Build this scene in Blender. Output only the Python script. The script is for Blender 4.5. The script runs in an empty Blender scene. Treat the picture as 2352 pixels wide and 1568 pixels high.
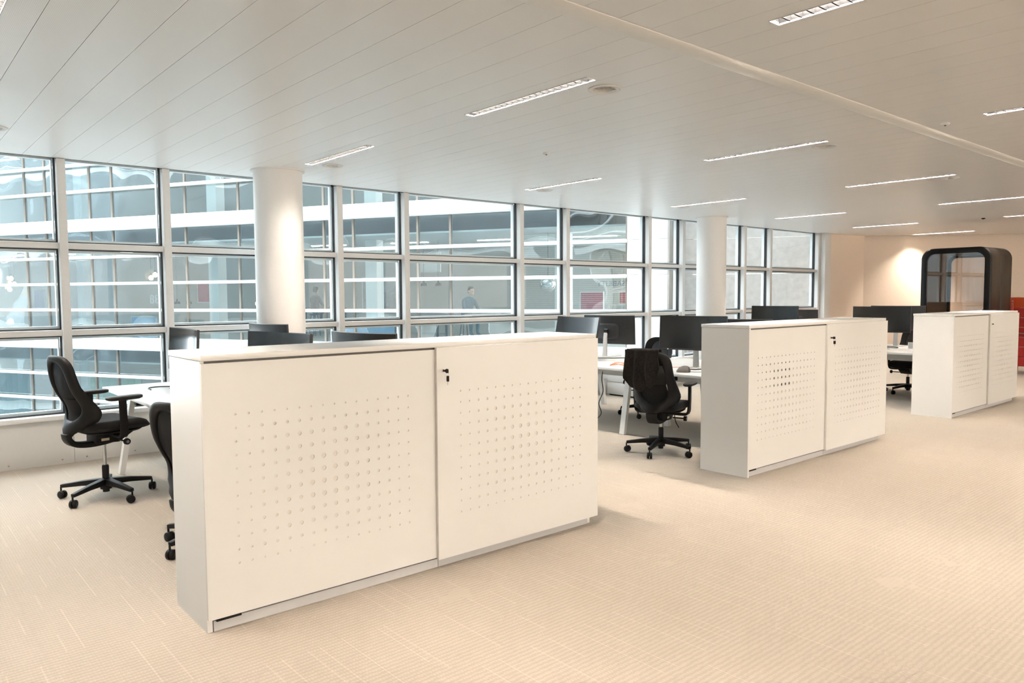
import bpy, bmesh, math, random
from mathutils import Vector, Matrix
PI = math.pi
R = math.radians
random.seed(7)
scene = bpy.context.scene
COL = scene.collection
S = 0.93                       # survey units -> metres

# ------------------------------------------------------------------ camera
F_PX, PITCH, YAW, ROLL = 1728.66, 0.0615, 0.8625, -0.0057
fw = Vector((math.cos(YAW)*math.cos(PITCH), math.sin(YAW)*math.cos(PITCH), -math.sin(PITCH)))
rt = Vector((math.sin(YAW), -math.cos(YAW), 0)); up = rt.cross(fw)
rt, up = rt*math.cos(ROLL)+up*math.sin(ROLL), up*math.cos(ROLL)-rt*math.sin(ROLL)
cam_d = bpy.data.cameras.new('camera'); cam = bpy.data.objects.new('camera', cam_d); COL.objects.link(cam)
cam_d.sensor_width = 36; cam_d.lens = F_PX*36/2352; cam_d.clip_start = 0.05; cam_d.clip_end = 300
cam.matrix_world = Matrix(((rt.x, up.x, -fw.x, 0), (rt.y, up.y, -fw.y, 0), (rt.z, up.z, -fw.z, 1.6*S), (0, 0, 0, 1)))
scene.camera = cam

# ------------------------------------------------------------------ world, exposure
SKY = 9.5
world = bpy.data.worlds.new('overcast_sky'); scene.world = world; world.use_nodes = True
wn = world.node_tree.nodes; wl = world.node_tree.links
bg = wn['Background']; bg.inputs[1].default_value = SKY
tc = wn.new('ShaderNodeTexCoord'); sep = wn.new('ShaderNodeSeparateXYZ'); ramp = wn.new('ShaderNodeValToRGB')
wl.new(tc.outputs['Generated'], sep.inputs[0]); wl.new(sep.outputs['Z'], ramp.inputs[0])
ramp.color_ramp.elements[0].color = (.80, .84, .87, 1); ramp.color_ramp.elements[1].color = (.95, .98, 1, 1)
wl.new(ramp.outputs[0], bg.inputs[0])
vs = scene.view_settings
vs.view_transform = 'Standard'; vs.look = 'None'; vs.gamma = 1; vs.use_curve_mapping = False
vs.exposure = 0.38
LAMP = 950.0                    # radiance of the ceiling tubes
LAMP_COL = (1.0, .88, .77)

# ------------------------------------------------------------------ materials
MATS = {}
def mat(name, col=(.8, .8, .8), rough=.5, metal=0, spec=.5, noise=0, nscale=30, bump=0, bscale=200, coat=0, sheen=0):
    if name in MATS: return MATS[name]
    m = bpy.data.materials.new(name); m.use_nodes = True; MATS[name] = m
    nt = m.node_tree; b = nt.nodes['Principled BSDF']
    b.inputs['Base Color'].default_value = (*col, 1); b.inputs['Roughness'].default_value = rough
    b.inputs['Metallic'].default_value = metal; b.inputs['Specular IOR Level'].default_value = spec
    if coat: b.inputs['Coat Weight'].default_value = coat
    if sheen: b.inputs['Sheen Weight'].default_value = sheen
    t = nt.nodes.new('ShaderNodeTexCoord')
    if noise:
        n = nt.nodes.new('ShaderNodeTexNoise'); n.inputs['Scale'].default_value = nscale; n.inputs['Detail'].default_value = 4
        nt.links.new(t.outputs['Object'], n.inputs['Vector'])
        r = nt.nodes.new('ShaderNodeValToRGB')
        r.color_ramp.elements[0].color = (*[c*(1-noise) for c in col], 1); r.color_ramp.elements[0].position = .3
        r.color_ramp.elements[1].color = (*[min(1, c*(1+noise)) for c in col], 1); r.color_ramp.elements[1].position = .7
        nt.links.new(n.outputs['Fac'], r.inputs[0]); nt.links.new(r.outputs[0], b.inputs['Base Color'])
    if bump:
        n2 = nt.nodes.new('ShaderNodeTexNoise'); n2.inputs['Scale'].default_value = bscale
        nt.links.new(t.outputs['Object'], n2.inputs['Vector'])
        bp = nt.nodes.new('ShaderNodeBump'); bp.inputs['Strength'].default_value = bump; bp.inputs['Distance'].default_value = .002
        nt.links.new(n2.outputs['Fac'], bp.inputs['Height']); nt.links.new(bp.outputs[0], b.inputs['Normal'])
    return m
def emit(name, col, strength):
    if name in MATS: return MATS[name]
    m = bpy.data.materials.new(name); m.use_nodes = True; MATS[name] = m
    b = m.node_tree.nodes['Principled BSDF']; b.inputs['Base Color'].default_value = (.8, .8, .8, 1)
    b.inputs['Emission Color'].default_value = (*col, 1); b.inputs['Emission Strength'].default_value = strength
    return m
def glass(name, tint, refl, rough=0.0, wave=0.0, wscale=1.0, reflcol=(1, 1, 1), rng=.5):
    if name in MATS: return MATS[name]
    m = bpy.data.materials.new(name); m.use_nodes = True; MATS[name] = m
    nt = m.node_tree; nt.nodes.remove(nt.nodes['Principled BSDF']); out = nt.nodes['Material Output']
    tr = nt.nodes.new('ShaderNodeBsdfTransparent'); tr.inputs[0].default_value = (*tint, 1)
    gl = nt.nodes.new('ShaderNodeBsdfGlossy'); gl.inputs['Roughness'].default_value = rough; gl.inputs[0].default_value = (*reflcol, 1)
    fr = nt.nodes.new('ShaderNodeLayerWeight'); fr.inputs[0].default_value = .25
    mr = nt.nodes.new('ShaderNodeMapRange'); mr.inputs[3].default_value = refl; mr.inputs[4].default_value = min(1, refl+rng)
    nt.links.new(fr.outputs['Fresnel'], mr.inputs[0])
    mx = nt.nodes.new('ShaderNodeMixShader'); nt.links.new(mr.outputs[0], mx.inputs[0])
    nt.links.new(tr.outputs[0], mx.inputs[1]); nt.links.new(gl.outputs[0], mx.inputs[2]); nt.links.new(mx.outputs[0], out.inputs[0])
    if wave:
        t = nt.nodes.new('ShaderNodeTexCoord'); n = nt.nodes.new('ShaderNodeTexNoise')
        n.inputs['Scale'].default_value = wscale; n.inputs['Detail'].default_value = 0
        nt.links.new(t.outputs['Object'], n.inputs['Vector'])
        bp = nt.nodes.new('ShaderNodeBump'); bp.inputs['Strength'].default_value = 1; bp.inputs['Distance'].default_value = wave
        nt.links.new(n.outputs['Fac'], bp.inputs['Height']); nt.links.new(bp.outputs[0], gl.inputs['Normal'])
    return m

def carpet_mat():
    m = bpy.data.materials.new('carpet'); m.use_nodes = True; nt = m.node_tree; N = nt.nodes; L = nt.links
    b = N['Principled BSDF']; b.inputs['Roughness'].default_value = .95; b.inputs['Specular IOR Level'].default_value = .1
    b.inputs['Sheen Weight'].default_value = .15
    t = N.new('ShaderNodeTexCoord'); s = N.new('ShaderNodeSeparateXYZ'); L.new(t.outputs['Object'], s.inputs[0])
    def math_(op, a, bb=None, c=None):
        n = N.new('ShaderNodeMath'); n.operation = op
        for i, v in enumerate((a, bb, c)):
            if v is None: continue
            if isinstance(v, (int, float)): n.inputs[i].default_value = v
            else: L.new(v, n.inputs[i])
        return n.outputs[0]
    def noise(vec, scale, detail=2):
        n = N.new('ShaderNodeTexNoise'); n.inputs['Scale'].default_value = scale; n.inputs['Detail'].default_value = detail
        L.new(vec, n.inputs['Vector']); return n.outputs['Fac']
    # ribs run along X
    wob = noise(t.outputs['Object'], 35, 2)
    ph = math_('MULTIPLY_ADD', s.outputs['Y'], 2*PI/.026, math_('MULTIPLY', wob, 4.5))
    rib = math_('MULTIPLY_ADD', math_('SINE', ph), .5, .5)
    # loops along a rib
    ph2 = math_('MULTIPLY_ADD', s.outputs['X'], 2*PI/.014, math_('MULTIPLY', wob, 5.0))
    loop = math_('MULTIPLY_ADD', math_('SINE', ph2), .5, .5)
    weave = math_('MULTIPLY', rib, math_('MULTIPLY_ADD', loop, .4, .6))
    grain = noise(t.outputs['Object'], 260, 3)
    blot = noise(t.outputs['Object'], .9, 3)
    # thin light yarn lines along Y, broken into dashes
    cell = math_('FLOOR', math_('MULTIPLY', s.outputs['X'], 1/.085))
    fr = math_('FRACT', math_('MULTIPLY', s.outputs['X'], 1/.085))
    cmb = N.new('ShaderNodeCombineXYZ'); L.new(cell, cmb.inputs[0]); L.new(math_('MULTIPLY', s.outputs['Y'], 1.7), cmb.inputs[1])
    wn_ = noise(cmb.outputs[0], 1.0, 0)
    wh = N.new('ShaderNodeTexWhiteNoise'); wh.noise_dimensions = '1D'; L.new(cell, wh.inputs['W'])
    pos = math_('MULTIPLY_ADD', wh.outputs['Value'], .7, .15)
    line = math_('LESS_THAN', math_('ABSOLUTE', math_('SUBTRACT', fr, pos)), .035)
    dash = math_('MULTIPLY', line, math_('GREATER_THAN', wn_, .53))
    # tile seams every half metre
    def seam(o):
        f = math_('FRACT', math_('MULTIPLY', o, 2.0)); return math_('LESS_THAN', f, .008)
    sm = math_('MAXIMUM', seam(s.outputs['X']), seam(s.outputs['Y']))
    # a few trodden, flattened patches
    mp = N.new('ShaderNodeMapping'); mp.inputs['Rotation'].default_value = (0, 0, .5); L.new(t.outputs['Object'], mp.inputs[0])
    vor = N.new('ShaderNodeTexVoronoi'); vor.distance = 'CHEBYCHEV'; vor.inputs['Scale'].default_value = 1.6; L.new(mp.outputs[0], vor.inputs['Vector'])
    patch = math_('MULTIPLY', math_('LESS_THAN', vor.outputs['Distance'], .13), math_('GREATER_THAN', noise(t.outputs['Object'], 7, 3), .49))
    v = math_('MULTIPLY_ADD', weave, .17, .86)
    v = math_('ADD', v, math_('MULTIPLY_ADD', grain, .36, -.18))
    v = math_('ADD', v, math_('MULTIPLY_ADD', blot, .12, -.06))
    v = math_('ADD', v, math_('MULTIPLY', dash, .13))
    v = math_('SUBTRACT', v, math_('MULTIPLY', sm, .05))
    mixp = N.new('ShaderNodeMix'); mixp.data_type = 'FLOAT'; L.new(math_('MULTIPLY', patch, .75), mixp.inputs[0]); L.new(v, mixp.inputs[2]); mixp.inputs[3].default_value = .97
    vv = mixp.outputs[0]
    mul = N.new('ShaderNodeVectorMath'); mul.operation = 'SCALE'; mul.inputs[0].default_value = (.46, .406, .338); L.new(vv, mul.inputs['Scale'])
    L.new(mul.outputs[0], b.inputs['Base Color'])
    bp = N.new('ShaderNodeBump'); bp.inputs['Strength'].default_value = .6; bp.inputs['Distance'].default_value = .004
    L.new(math_('MULTIPLY', weave, math_('SUBTRACT', 1.0, patch)), bp.inputs['Height']); L.new(bp.outputs[0], b.inputs['Normal'])
    return m

def plank_mat():
    m = bpy.data.materials.new('ceiling_panel'); m.use_nodes = True; nt = m.node_tree; N = nt.nodes; L = nt.links
    b = N['Principled BSDF']; b.inputs['Roughness'].default_value = .33; b.inputs['Specular IOR Level'].default_value = .45
    t = N.new('ShaderNodeTexCoord'); mp = N.new('ShaderNodeMapping'); mp.inputs['Scale'].default_value = (1/.007, 1/.007, 0)
    L.new(t.outputs['Object'], mp.inputs[0])
    fr = N.new('ShaderNodeVectorMath'); fr.operation = 'FRACTION'; L.new(mp.outputs[0], fr.inputs[0])
    ds = N.new('ShaderNodeVectorMath'); ds.operation = 'DISTANCE'; ds.inputs[1].default_value = (.5, .5, 0); L.new(fr.outputs[0], ds.inputs[0])
    lt = N.new('ShaderNodeMath'); lt.operation = 'LESS_THAN'; lt.inputs[1].default_value = .26; L.new(ds.outputs['Value'], lt.inputs[0])
    mx = N.new('ShaderNodeMix'); mx.data_type = 'RGBA'; L.new(lt.outputs[0], mx.inputs[0])
    mx.inputs[6].default_value = (.92, .91, .895, 1); mx.inputs[7].default_value = (.76, .745, .73, 1)
    L.new(mx.outputs[2], b.inputs['Base Color'])
    return m

def stone_mat():
    return mat('beige_stone', (.46, .43, .40), .85, noise=.12, nscale=9, bump=.4, bscale=60)

CARPET = carpet_mat(); PLANK = plank_mat()
WHITE = mat('white_laminate', (.83, .82, .80), .32, noise=.01, nscale=3)
BACKING = mat('door_backing', (.765, .735, .695), .7, noise=.03)
WEDGE = mat('white_edge', (.80, .79, .77), .4, noise=.01)
PLINTH = mat('grey_plinth', (.62, .62, .63), .4, noise=.02)
WALLW = mat('white_paint', (.80, .79, .77), .6, noise=.01, bump=.05)
WALLP = mat('warm_paint', (.86, .745, .635), .65, noise=.015, bump=.05)
ALU = mat('grey_aluminium', (.72, .71, .70), .42, noise=.015)
BLACKG = mat('black_gasket', (.012, .014, .017), .5, noise=.1)
BLK = mat('black_plastic', (.008, .0075, .0075), .5, spec=.22, noise=.15, nscale=40)
FAB = mat('black_fabric', (.009, .0085, .0085), .85, spec=.2, noise=.25, nscale=300, bump=.5, bscale=700, sheen=.04)
MESHF = mat('black_mesh_back', (.008, .0078, .008), .7, spec=.2, noise=.3, nscale=500, bump=.3, bscale=900)
MESHF.node_tree.nodes['Principled BSDF'].inputs['Alpha'].default_value = .86
CLOTH = mat('black_cotton', (.016, .014, .013), .92, spec=.15, noise=.35, nscale=60, bump=.6, bscale=350, sheen=.05)
CHROME = mat('chrome', (.72, .70, .68), .18, metal=1, noise=.05)
BRASS = mat('key_metal', (.62, .55, .45), .3, metal=1, noise=.05)
SCREEN = mat('dark_screen', (.012, .014, .016), .16, spec=.6, noise=.1, coat=.0)
MONB = mat('monitor_back', (.022, .022, .023), .35, noise=.1)
SILVER = mat('silver_plastic', (.66, .65, .63), .35, noise=.02)
TABLE = mat('white_worktop', (.82, .81, .79), .3, noise=.01)
FILL_GLASS = glass('warm_fill_glass', (.82, .75, .675), .05)  # made-up tint, warms the daylight from the added back windows
PANE = glass('window_glass', (.935, .965, .972), .008, rng=.16)
FGLASS = glass('facade_glass', (.84, .89, .89), .09, wave=.030, wscale=.9, reflcol=(.86, .89, .91))
BOOTHG = glass('booth_glass', (.92, .90, .88), .06)

# ------------------------------------------------------------------ mesh builder
class MB:
    def __init__(s): s.v = []; s.f = []
    def add(s, vs, fs, M=None):
        o = len(s.v)
        s.v += [(M @ Vector(p)) if M else Vector(p) for p in vs]
        s.f += [tuple(i+o for i in f) for f in fs]; return s
    def box(s, x0, x1, y0, y1, z0, z1, M=None):
        vs = [(x0,y0,z0),(x1,y0,z0),(x1,y1,z0),(x0,y1,z0),(x0,y0,z1),(x1,y0,z1),(x1,y1,z1),(x0,y1,z1)]
        return s.add(vs, [(3,2,1,0),(4,5,6,7),(0,1,5,4),(1,2,6,5),(2,3,7,6),(3,0,4,7)], M)
    def loft(s, rings, cap=True, M=None, closed=True):
        n = len(rings[0]); vs = [p for r in rings for p in r]; fs = []
        for i in range(len(rings)-1):
            for j in range(n if closed else n-1):
                k = (j+1) % n
                fs.append((i*n+j, i*n+k, (i+1)*n+k, (i+1)*n+j))
        if cap: fs.append(tuple(range(n-1, -1, -1))); fs.append(tuple((len(rings)-1)*n+j for j in range(n)))
        return s.add(vs, fs, M)
    def cyl(s, p, q, r0, r1=None, n=16, M=None):
        r1 = r0 if r1 is None else r1; p = Vector(p); q = Vector(q); d = (q-p).normalized()
        a = d.orthogonal().normalized(); b = d.cross(a)
        ring = lambda c, r: [c+(a*math.cos(2*PI*i/n)+b*math.sin(2*PI*i/n))*r for i in range(n)]
        return s.loft([ring(p, r0), ring(q, r1)], True, M)
    def lathe(s, prof, n=24, c=(0,0,0), cap=True):
        rings = [[(c[0]+r*math.cos(2*PI*i/n), c[1]+r*math.sin(2*PI*i/n), c[2]+z) for i in range(n)] for r, z in prof]
        return s.loft(rings, cap)
    def tube(s, pts, r, n=8, M=None, sx=1.0):
        pts = [Vector(p) for p in pts]; rings = []; a = None
        for i, p in enumerate(pts):
            d = ((pts[i+1] if i < len(pts)-1 else p)-(pts[i-1] if i else p)).normalized()
            if a is None: a = d.orthogonal().normalized()
            a = (a-d*a.dot(d)).normalized(); b = d.cross(a)
            rr = r[i] if isinstance(r, (list, tuple)) else r
            rings.append([p+a*math.cos(2*PI*k/n)*rr+b*math.sin(2*PI*k/n)*rr for k in range(n)])
        return s.loft(rings, True, M)
    def bar(s, pts, wh, side=(0,1,0), M=None):
        """rectangular section swept along pts; wh list of (width along side, height)"""
        pts = [Vector(p) for p in pts]; sd = Vector(side); rings = []
        for i, p in enumerate(pts):
            d = ((pts[i+1] if i < len(pts)-1 else p)-(pts[i-1] if i else p)).normalized()
            n = d.cross(sd).normalized(); w, h = wh[i] if isinstance(wh, list) else wh
            rings.append([p+sd*w/2+n*h/2, p-sd*w/2+n*h/2, p-sd*w/2-n*h/2, p+sd*w/2-n*h/2])
        return s.loft(rings, True, M)
    def prism(s, poly, z0, z1, M=None):
        n = len(poly)
        vs = [(x, y, z0) for x, y in poly]+[(x, y, z1) for x, y in poly]
        fs = [tuple(range(n-1, -1, -1)), tuple(range(n, 2*n))]+[(i, (i+1) % n, n+(i+1) % n, n+i) for i in range(n)]
        return s.add(vs, fs, M)
    def mesh(s, name, m, smooth=0, bevel=0, seg=2):
        me = bpy.data.meshes.new(name)
        me.from_pydata([tuple(p*S) for p in s.v], [], s.f); me.validate()
        bm = bmesh.new(); bm.from_mesh(me)
        bmesh.ops.recalc_face_normals(bm, faces=bm.faces)
        if bevel:
            ed = [e for e in bm.edges if len(e.link_faces) == 2 and e.calc_face_angle(0) > R(35)]
            bmesh.ops.bevel(bm, geom=ed, offset=bevel*S, segments=seg, affect='EDGES', profile=.5)
        bm.to_mesh(me); bm.free()
        if smooth or bevel:
            for p in me.polygons: p.use_smooth = True
            me.set_sharp_from_angle(angle=R(smooth or 40))
        me.materials.append(m); return me
    def build(s, name, m, parent=None, smooth=0, bevel=0, seg=2, loc=None, rz=0):
        return link(name, s.mesh(name, m, smooth, bevel, seg), parent, loc, rz)
def link(name, me, parent=None, loc=None, rz=0, rot=None):
    o = bpy.data.objects.new(name, me); COL.objects.link(o); o.parent = parent
    if loc: o.location = Vector(loc)*S
    o.rotation_euler = rot or (0, 0, rz); return o
def tag(o, label=None, cat=None, group=None, kind=None):
    if label: o['label'] = label
    if cat: o['category'] = cat
    if group: o['group'] = group
    if kind: o['kind'] = kind
    return o
def empty(name, loc, rz=0, label=None, cat=None, group=None, kind=None, tilt=None):
    o = bpy.data.objects.new(name, None); COL.objects.link(o); o.location = Vector(loc)*S
    o.rotation_euler = tilt or (0, 0, rz); o.empty_display_size = .1
    return tag(o, label, cat, group, kind)
def copy_tree(o, parent=None):
    c = o.copy(); COL.objects.link(c); c.parent = parent
    for ch in list(o.children): copy_tree(ch, c)
    return c
def superell(a, b, n=32, e=3.2):
    out = []
    for i in range(n):
        t = 2*PI*i/n; c, s_ = math.cos(t), math.sin(t)
        out.append((a*math.copysign(abs(c)**(2/e), c), b*math.copysign(abs(s_)**(2/e), s_)))
    return out
def rrect(x0, x1, y0, y1, r, n=6):
    out = []
    for cx, cy, a0 in ((x1-r, y1-r, 0), (x0+r, y1-r, 90), (x0+r, y0+r, 180), (x1-r, y0+r, 270)):
        for i in range(n+1):
            t = R(a0+90*i/n); out.append((cx+r*math.cos(t), cy+r*math.sin(t)))
    return out
def smooth_path(pts, n=6):
    """Catmull-Rom"""
    P = [Vector(p) for p in pts]; P = [P[0]*2-P[1]]+P+[P[-1]*2-P[-2]]; out = []
    for i in range(1, len(P)-2):
        for k in range(n):
            t = k/n; a, b, c, d = P[i-1], P[i], P[i+1], P[i+2]
            out.append(.5*((2*b)+(c-a)*t+(2*a-5*b+4*c-d)*t*t+(3*b-a-3*c+d)*t**3))
    out.append(P[-2]); return out
def lerp_tab(tab, x):
    for (x0, y0), (x1, y1) in zip(tab, tab[1:]):
        if x <= x1:
            t = (x-x0)/(x1-x0) if x1 > x0 else 0; t = max(0, min(1, t)); t = t*t*(3-2*t); return y0+(y1-y0)*t
    return tab[-1][1]

# ================================================================== THE ROOM
HC = 2.922                     # ceiling height
YW = 8.269                     # inner face of the mullions
XL, XR, YB = -3.6, 20.6, -6.4  # room extents
C1, C2 = Vector((17.68, 8.03)), Vector((20.6, 5.15))   # oblique end wall

fl = MB().box(XL, XR+.4, YB, YW+.25, -.12, 0).build('floor', CARPET); tag(fl, 'beige ribbed carpet tile floor', kind='structure')

# ---- ceiling luminaires and air outlets: positions first, so the panels can be cut round them
LW, LL = .094, 1.235
LX = [3.436+2.945*k for k in range(-2, 6)]
LY = [3.245, 5.905, .795, -1.86, -4.5]
LIGHTS = []
for r_, y0 in enumerate(LY):
    for k, x in enumerate(LX):
        if x < -1: continue
        if r_ == 2 and x > 10: continue
        if r_ >= 3 and x > 10: continue
        if x > 17.5 and r_ == 0: continue
        LIGHTS.append((x, y0, r_, k))
VENTS = [(3.676, 3.36), (6.613, 3.38), (9.56, 3.39), (3.658, 7.05), (6.585, 7.04), (9.50, 7.07), (12.42, 7.07), (.80, 7.12)]
holes = [(x-LW/2, x+LW/2, y, y+LL) for x, y, _, _ in LIGHTS]+[(x-.072, x+.072, y-.072, y+.072) for x, y in VENTS]

ceil = empty('ceiling', (0, 0, HC), label='suspended ceiling of long off-white metal panels', kind='structure')
PL0, PP, GAP = 1.1518, .2356, .0024
def plank_mesh(x0, x1, y0, y1, hs):
    """panel with rectangular cut-outs, thickness 14 mm, built of cells"""
    xs = sorted({x0, x1} | {v for h in hs for v in (h[0], h[1]) if x0 < v < x1})
    ys = sorted({y0, y1} | {v for h in hs for v in (h[2], h[3]) if y0 < v < y1})
    mb = MB(); idx = {}
    def V(i, j, k):
        key = (i, j, k)
        if key not in idx:
            idx[key] = len(mb.v); mb.v.append(Vector((xs[i]-(x0+x1)/2, ys[j], .014*k)))
        return idx[key]
    nx, ny = len(xs)-1, len(ys)-1
    solid = [[not any(h[0]-1e-6 <= xs[i] and xs[i+1] <= h[1]+1e-6 and h[2]-1e-6 <= ys[j] and ys[j+1] <= h[3]+1e-6 for h in hs) for j in range(ny)] for i in range(nx)]
    sol = lambda i, j: 0 <= i < nx and 0 <= j < ny and solid[i][j]
    for i in range(nx):
        for j in range(ny):
            if not solid[i][j]: continue
            mb.f.append((V(i,j,0), V(i,j+1,0), V(i+1,j+1,0), V(i+1,j,0)))
            mb.f.append((V(i,j,1), V(i+1,j,1), V(i+1,j+1,1), V(i,j+1,1)))
            if not sol(i-1, j): mb.f.append((V(i,j,0), V(i,j,1), V(i,j+1,1), V(i,j+1,0)))
            if not sol(i+1, j): mb.f.append((V(i+1,j,0), V(i+1,j+1,0), V(i+1,j+1,1), V(i+1,j,1)))
            if not sol(i, j-1): mb.f.append((V(i,j,0), V(i+1,j,0), V(i+1,j,1), V(i,j,1)))
            if not sol(i, j+1): mb.f.append((V(i,j+1,0), V(i,j+1,1), V(i+1,j+1,1), V(i+1,j+1,0)))
    return mb
PLAIN = {}
k0 = int(math.floor((XL-PL0)/PP)); k1 = int(math.ceil((XR-PL0)/PP))
for k in range(k0, k1):
    a, b = PL0+k*PP+GAP/2, PL0+(k+1)*PP-GAP/2
    for y0, y1 in ((2.612, YW+.02), (YB, 2.470)):
        yy1 = y1
        if y1 > 8 and b > 16.1: yy1 = min(y1, 8.13 if b < C1.x else C1.y+(b-C1.x)*(C2.y-C1.y)/(C2.x-C1.x)-.01)
        hs = [h for h in holes if h[1] > a and h[0] < b and h[3] > y0 and h[2] < yy1]
        xc = (a+b)/2
        if not hs and yy1 == y1:
            if y0 not in PLAIN: PLAIN[y0] = plank_mesh(a, b, y0, yy1, []).mesh('ceiling_panel', PLANK)
            link('ceiling_panel', PLAIN[y0], ceil, (xc, 0, 0))
        else:
            plank_mesh(a, b, y0, yy1, hs).build('ceiling_panel', PLANK, ceil, loc=(xc, 0, 0))
tr = MB().box(XL, XR, 2.474, 2.607, HC-.004, HC+.03).build('trim_1', mat('ceiling_trim', (.90, .88, .84), .5, noise=.01), bevel=.002)
tag(tr, 'flat cream ceiling strip between the panel rows', kind='structure')
DARK = mat('dark_void', (.05, .05, .05), .9, noise=.1)
rf = MB().box(XL-.2, XR+.6, YB-.2, YW+.32, HC+.30, HC+.62).build('roof', mat('concrete', (.4, .4, .4), .9, noise=.1)); tag(rf, 'concrete slab above the ceiling', kind='structure')
o = MB().box(XL, 16.1, YW+.02, YW+.2, HC+.016, HC+.30).build('trim_2', DARK); tag(o, 'dark closure strip above the windows', kind='structure')

# ---- walls out of the picture
o = MB().box(XL-.2, XL, YB-.2, YW+.3, 0, HC+.3).build('wall_left', WALLW); tag(o, 'plain white end wall', kind='structure')
o = empty('wall_back', (0, YB, 0), label='unseen back wall with windows added for fill light', kind='structure')
MB().box(XL, XR+.5, -.2, 0, 0, .45).build('sill_wall', WALLW, o); MB().box(XL, XR+.5, -.2, 0, 2.80, HC+.3).build('header', WALLW, o)
k_ = XL  # windows added out of view to brighten cabinet fronts and ceiling
while k_ < XR+.5:
    MB().box(k_, k_+.08, -.16, 0, .45, 2.80).build('post', ALU, o)
    MB().box(k_+.08, min(k_+2.916, XR+.5), -.11, -.102, .45, 2.80).build('pane', FILL_GLASS, o); k_ += 2.916
o = MB().box(XR, XR+.2, YB, 5.2, 0, HC+.3).build('wall_right', WALLP); tag(o, 'warm white side wall', kind='structure')
# oblique end wall and the short wall beyond the windows
d = (C2-C1).normalized(); nn = Vector((d.y, -d.x)); nn = nn if nn.x > 0 else -nn
poly = [(C1.x, C1.y), (C2.x, C2.y), (C2.x+nn.x*.2, C2.y+nn.y*.2), (C1.x+nn.x*.2, C1.y+nn.y*.2)]
o = MB().prism(poly, 0, HC+.3).build('wall_end', WALLP); tag(o, 'warm cream end wall behind the booth', kind='structure')
o = MB().prism([(16.35, 8.17), (C1.x, C1.y), (C1.x+.1, C1.y+.3), (16.35, 8.5)], 0, HC+.3).build('wall_corner', WALLP); tag(o, 'short warm cream wall between windows and corner', kind='structure')
o = MB().box(16.09, 16.35, 8.16, 8.5, 0, HC+.3).build('trim_3', mat('cool_white_paint', (.80, .81, .81), .5, noise=.01), bevel=.004); tag(o, 'white reveal post at the end of the windows', kind='structure')

# ---- window wall
ZT, ZM, ZS = 2.1247, 1.2342, .43
MX = []
x = 1.4595
for i in range(11): MX.append(x); x += .9434 if i % 2 == 0 else 1.9726
MX = [1.4595-2*2.916, 1.4595-2.916-1.9726, 1.4595-2.916, 1.4595-1.9726]+MX
MX = [m for m in MX if m > XL]
wf = empty('wall_front', (0, 0, 0), label='low white panelled wall with sill under the windows', kind='structure')
PANELW = mat('sill_panel', (.74, .73, .71), .5, noise=.01)
seams = [XL]+[1.477+1.95*k for k in range(-2, 8)]+[16.09]
for a, b in zip(seams, seams[1:]):
    p_ = MB().box(a+.002, b-.002, YW+.01, YW+.2, 0, ZS).build('panel', PANELW, wf, bevel=.002)
    n_ = max(2, int((b-a)/.33))
    for q in range(n_):
        xx = a+.105+q*(b-a-.21)/(n_-1)
        if xx < .6 or xx > 2.6: continue
        MB().lathe([(.009, 0), (.009, .003), (.004, .006)], 10).build('screw', CHROME, p_, smooth=40, loc=None).matrix_local = Matrix.Translation(Vector((xx, YW+.01, .045))*S) @ Matrix.Rotation(PI/2, 4, 'X')
MB().box(XL, 16.09, YW-.02, YW+.2, ZS, ZS+.045).build('sill', mat('white_sill', (.83, .83, .83), .35, noise=.01), wf, bevel=.006)
MULH = HC-ZS-.05
mul_me = MB().box(-.036, .036, 0, .17, 0, MULH).mesh('mullion', ALU, bevel=.003)
for m_ in MX: link('mullion', mul_me, wf, (m_, YW, ZS+.045))
for bi, (a, b) in enumerate(zip(MX, MX[1:])):
    x0, x1 = a+.036, b-.036
    w = empty('window_%d' % (bi+1), (x0, YW+.09, ZS+.045), label='three-pane window bay %s' % ('between slim aluminium posts'), kind='structure')
    wd = x1-x0; zt, zm = ZT-ZS-.045, ZM-ZS-.045; h = HC-ZS-.045+.03
    for nm, z_ in (('transom', zt-.055), ('transom', zm)):
        MB().box(0, wd, -.062, .05, z_, z_+.055).build(nm, ALU, w, bevel=.003)
    for z0, z1 in ((.0, zm), (zm+.055, zt-.055), (zt, h)):
        g = MB()
        for q in ((0, wd, z0, z0+.014), (0, wd, z1-.014, z1), (0, .012, z0+.014, z1-.014), (wd-.012, wd, z0+.014, z1-.014)):
            g.box(q[0], q[1], .0, .04, q[2], q[3])
        g.build('gasket', BLACKG, w)
        f = MB(); e = .014; t = .022
        for q in ((e, wd-e, z0+e, z0+e+t), (e, wd-e, z1-e-t, z1-e), (e, e+t*.5, z0+e+t, z1-e-t), (wd-e-t*.5, wd-e, z0+e+t, z1-e-t)):
            f.box(q[0], q[1], .045, .10, q[2], q[3])
        f.build('pane_frame', mat('white_outer_frame', (.78, .80, .81), .4, noise=.01), w)
        MB().box(.012, wd-.012, .016, .024, z0+.012, z1-.012).build('pane', PANE, w)

# ---- round columns
for cx, lb in ((3.36, 'thick round white column behind the nearest cabinet'), (11.17, 'thick round white column behind the middle cabinet')):
    c = empty('column', (cx, 7.71, 0), label=lb, cat='column', group='round columns by the windows')
    MB().lathe([(.25, 0), (.25, HC-.002)], 48).build('shaft', mat('column_paint', (.82, .80, .78), .5, noise=.008), c, smooth=40)
    MB().lathe([(.25, 0), (.275, 0), (.275, .014), (.25, .014)], 48).build('ceiling_ring', WALLW, c, smooth=40, loc=(0, 0, HC-.014))

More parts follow.
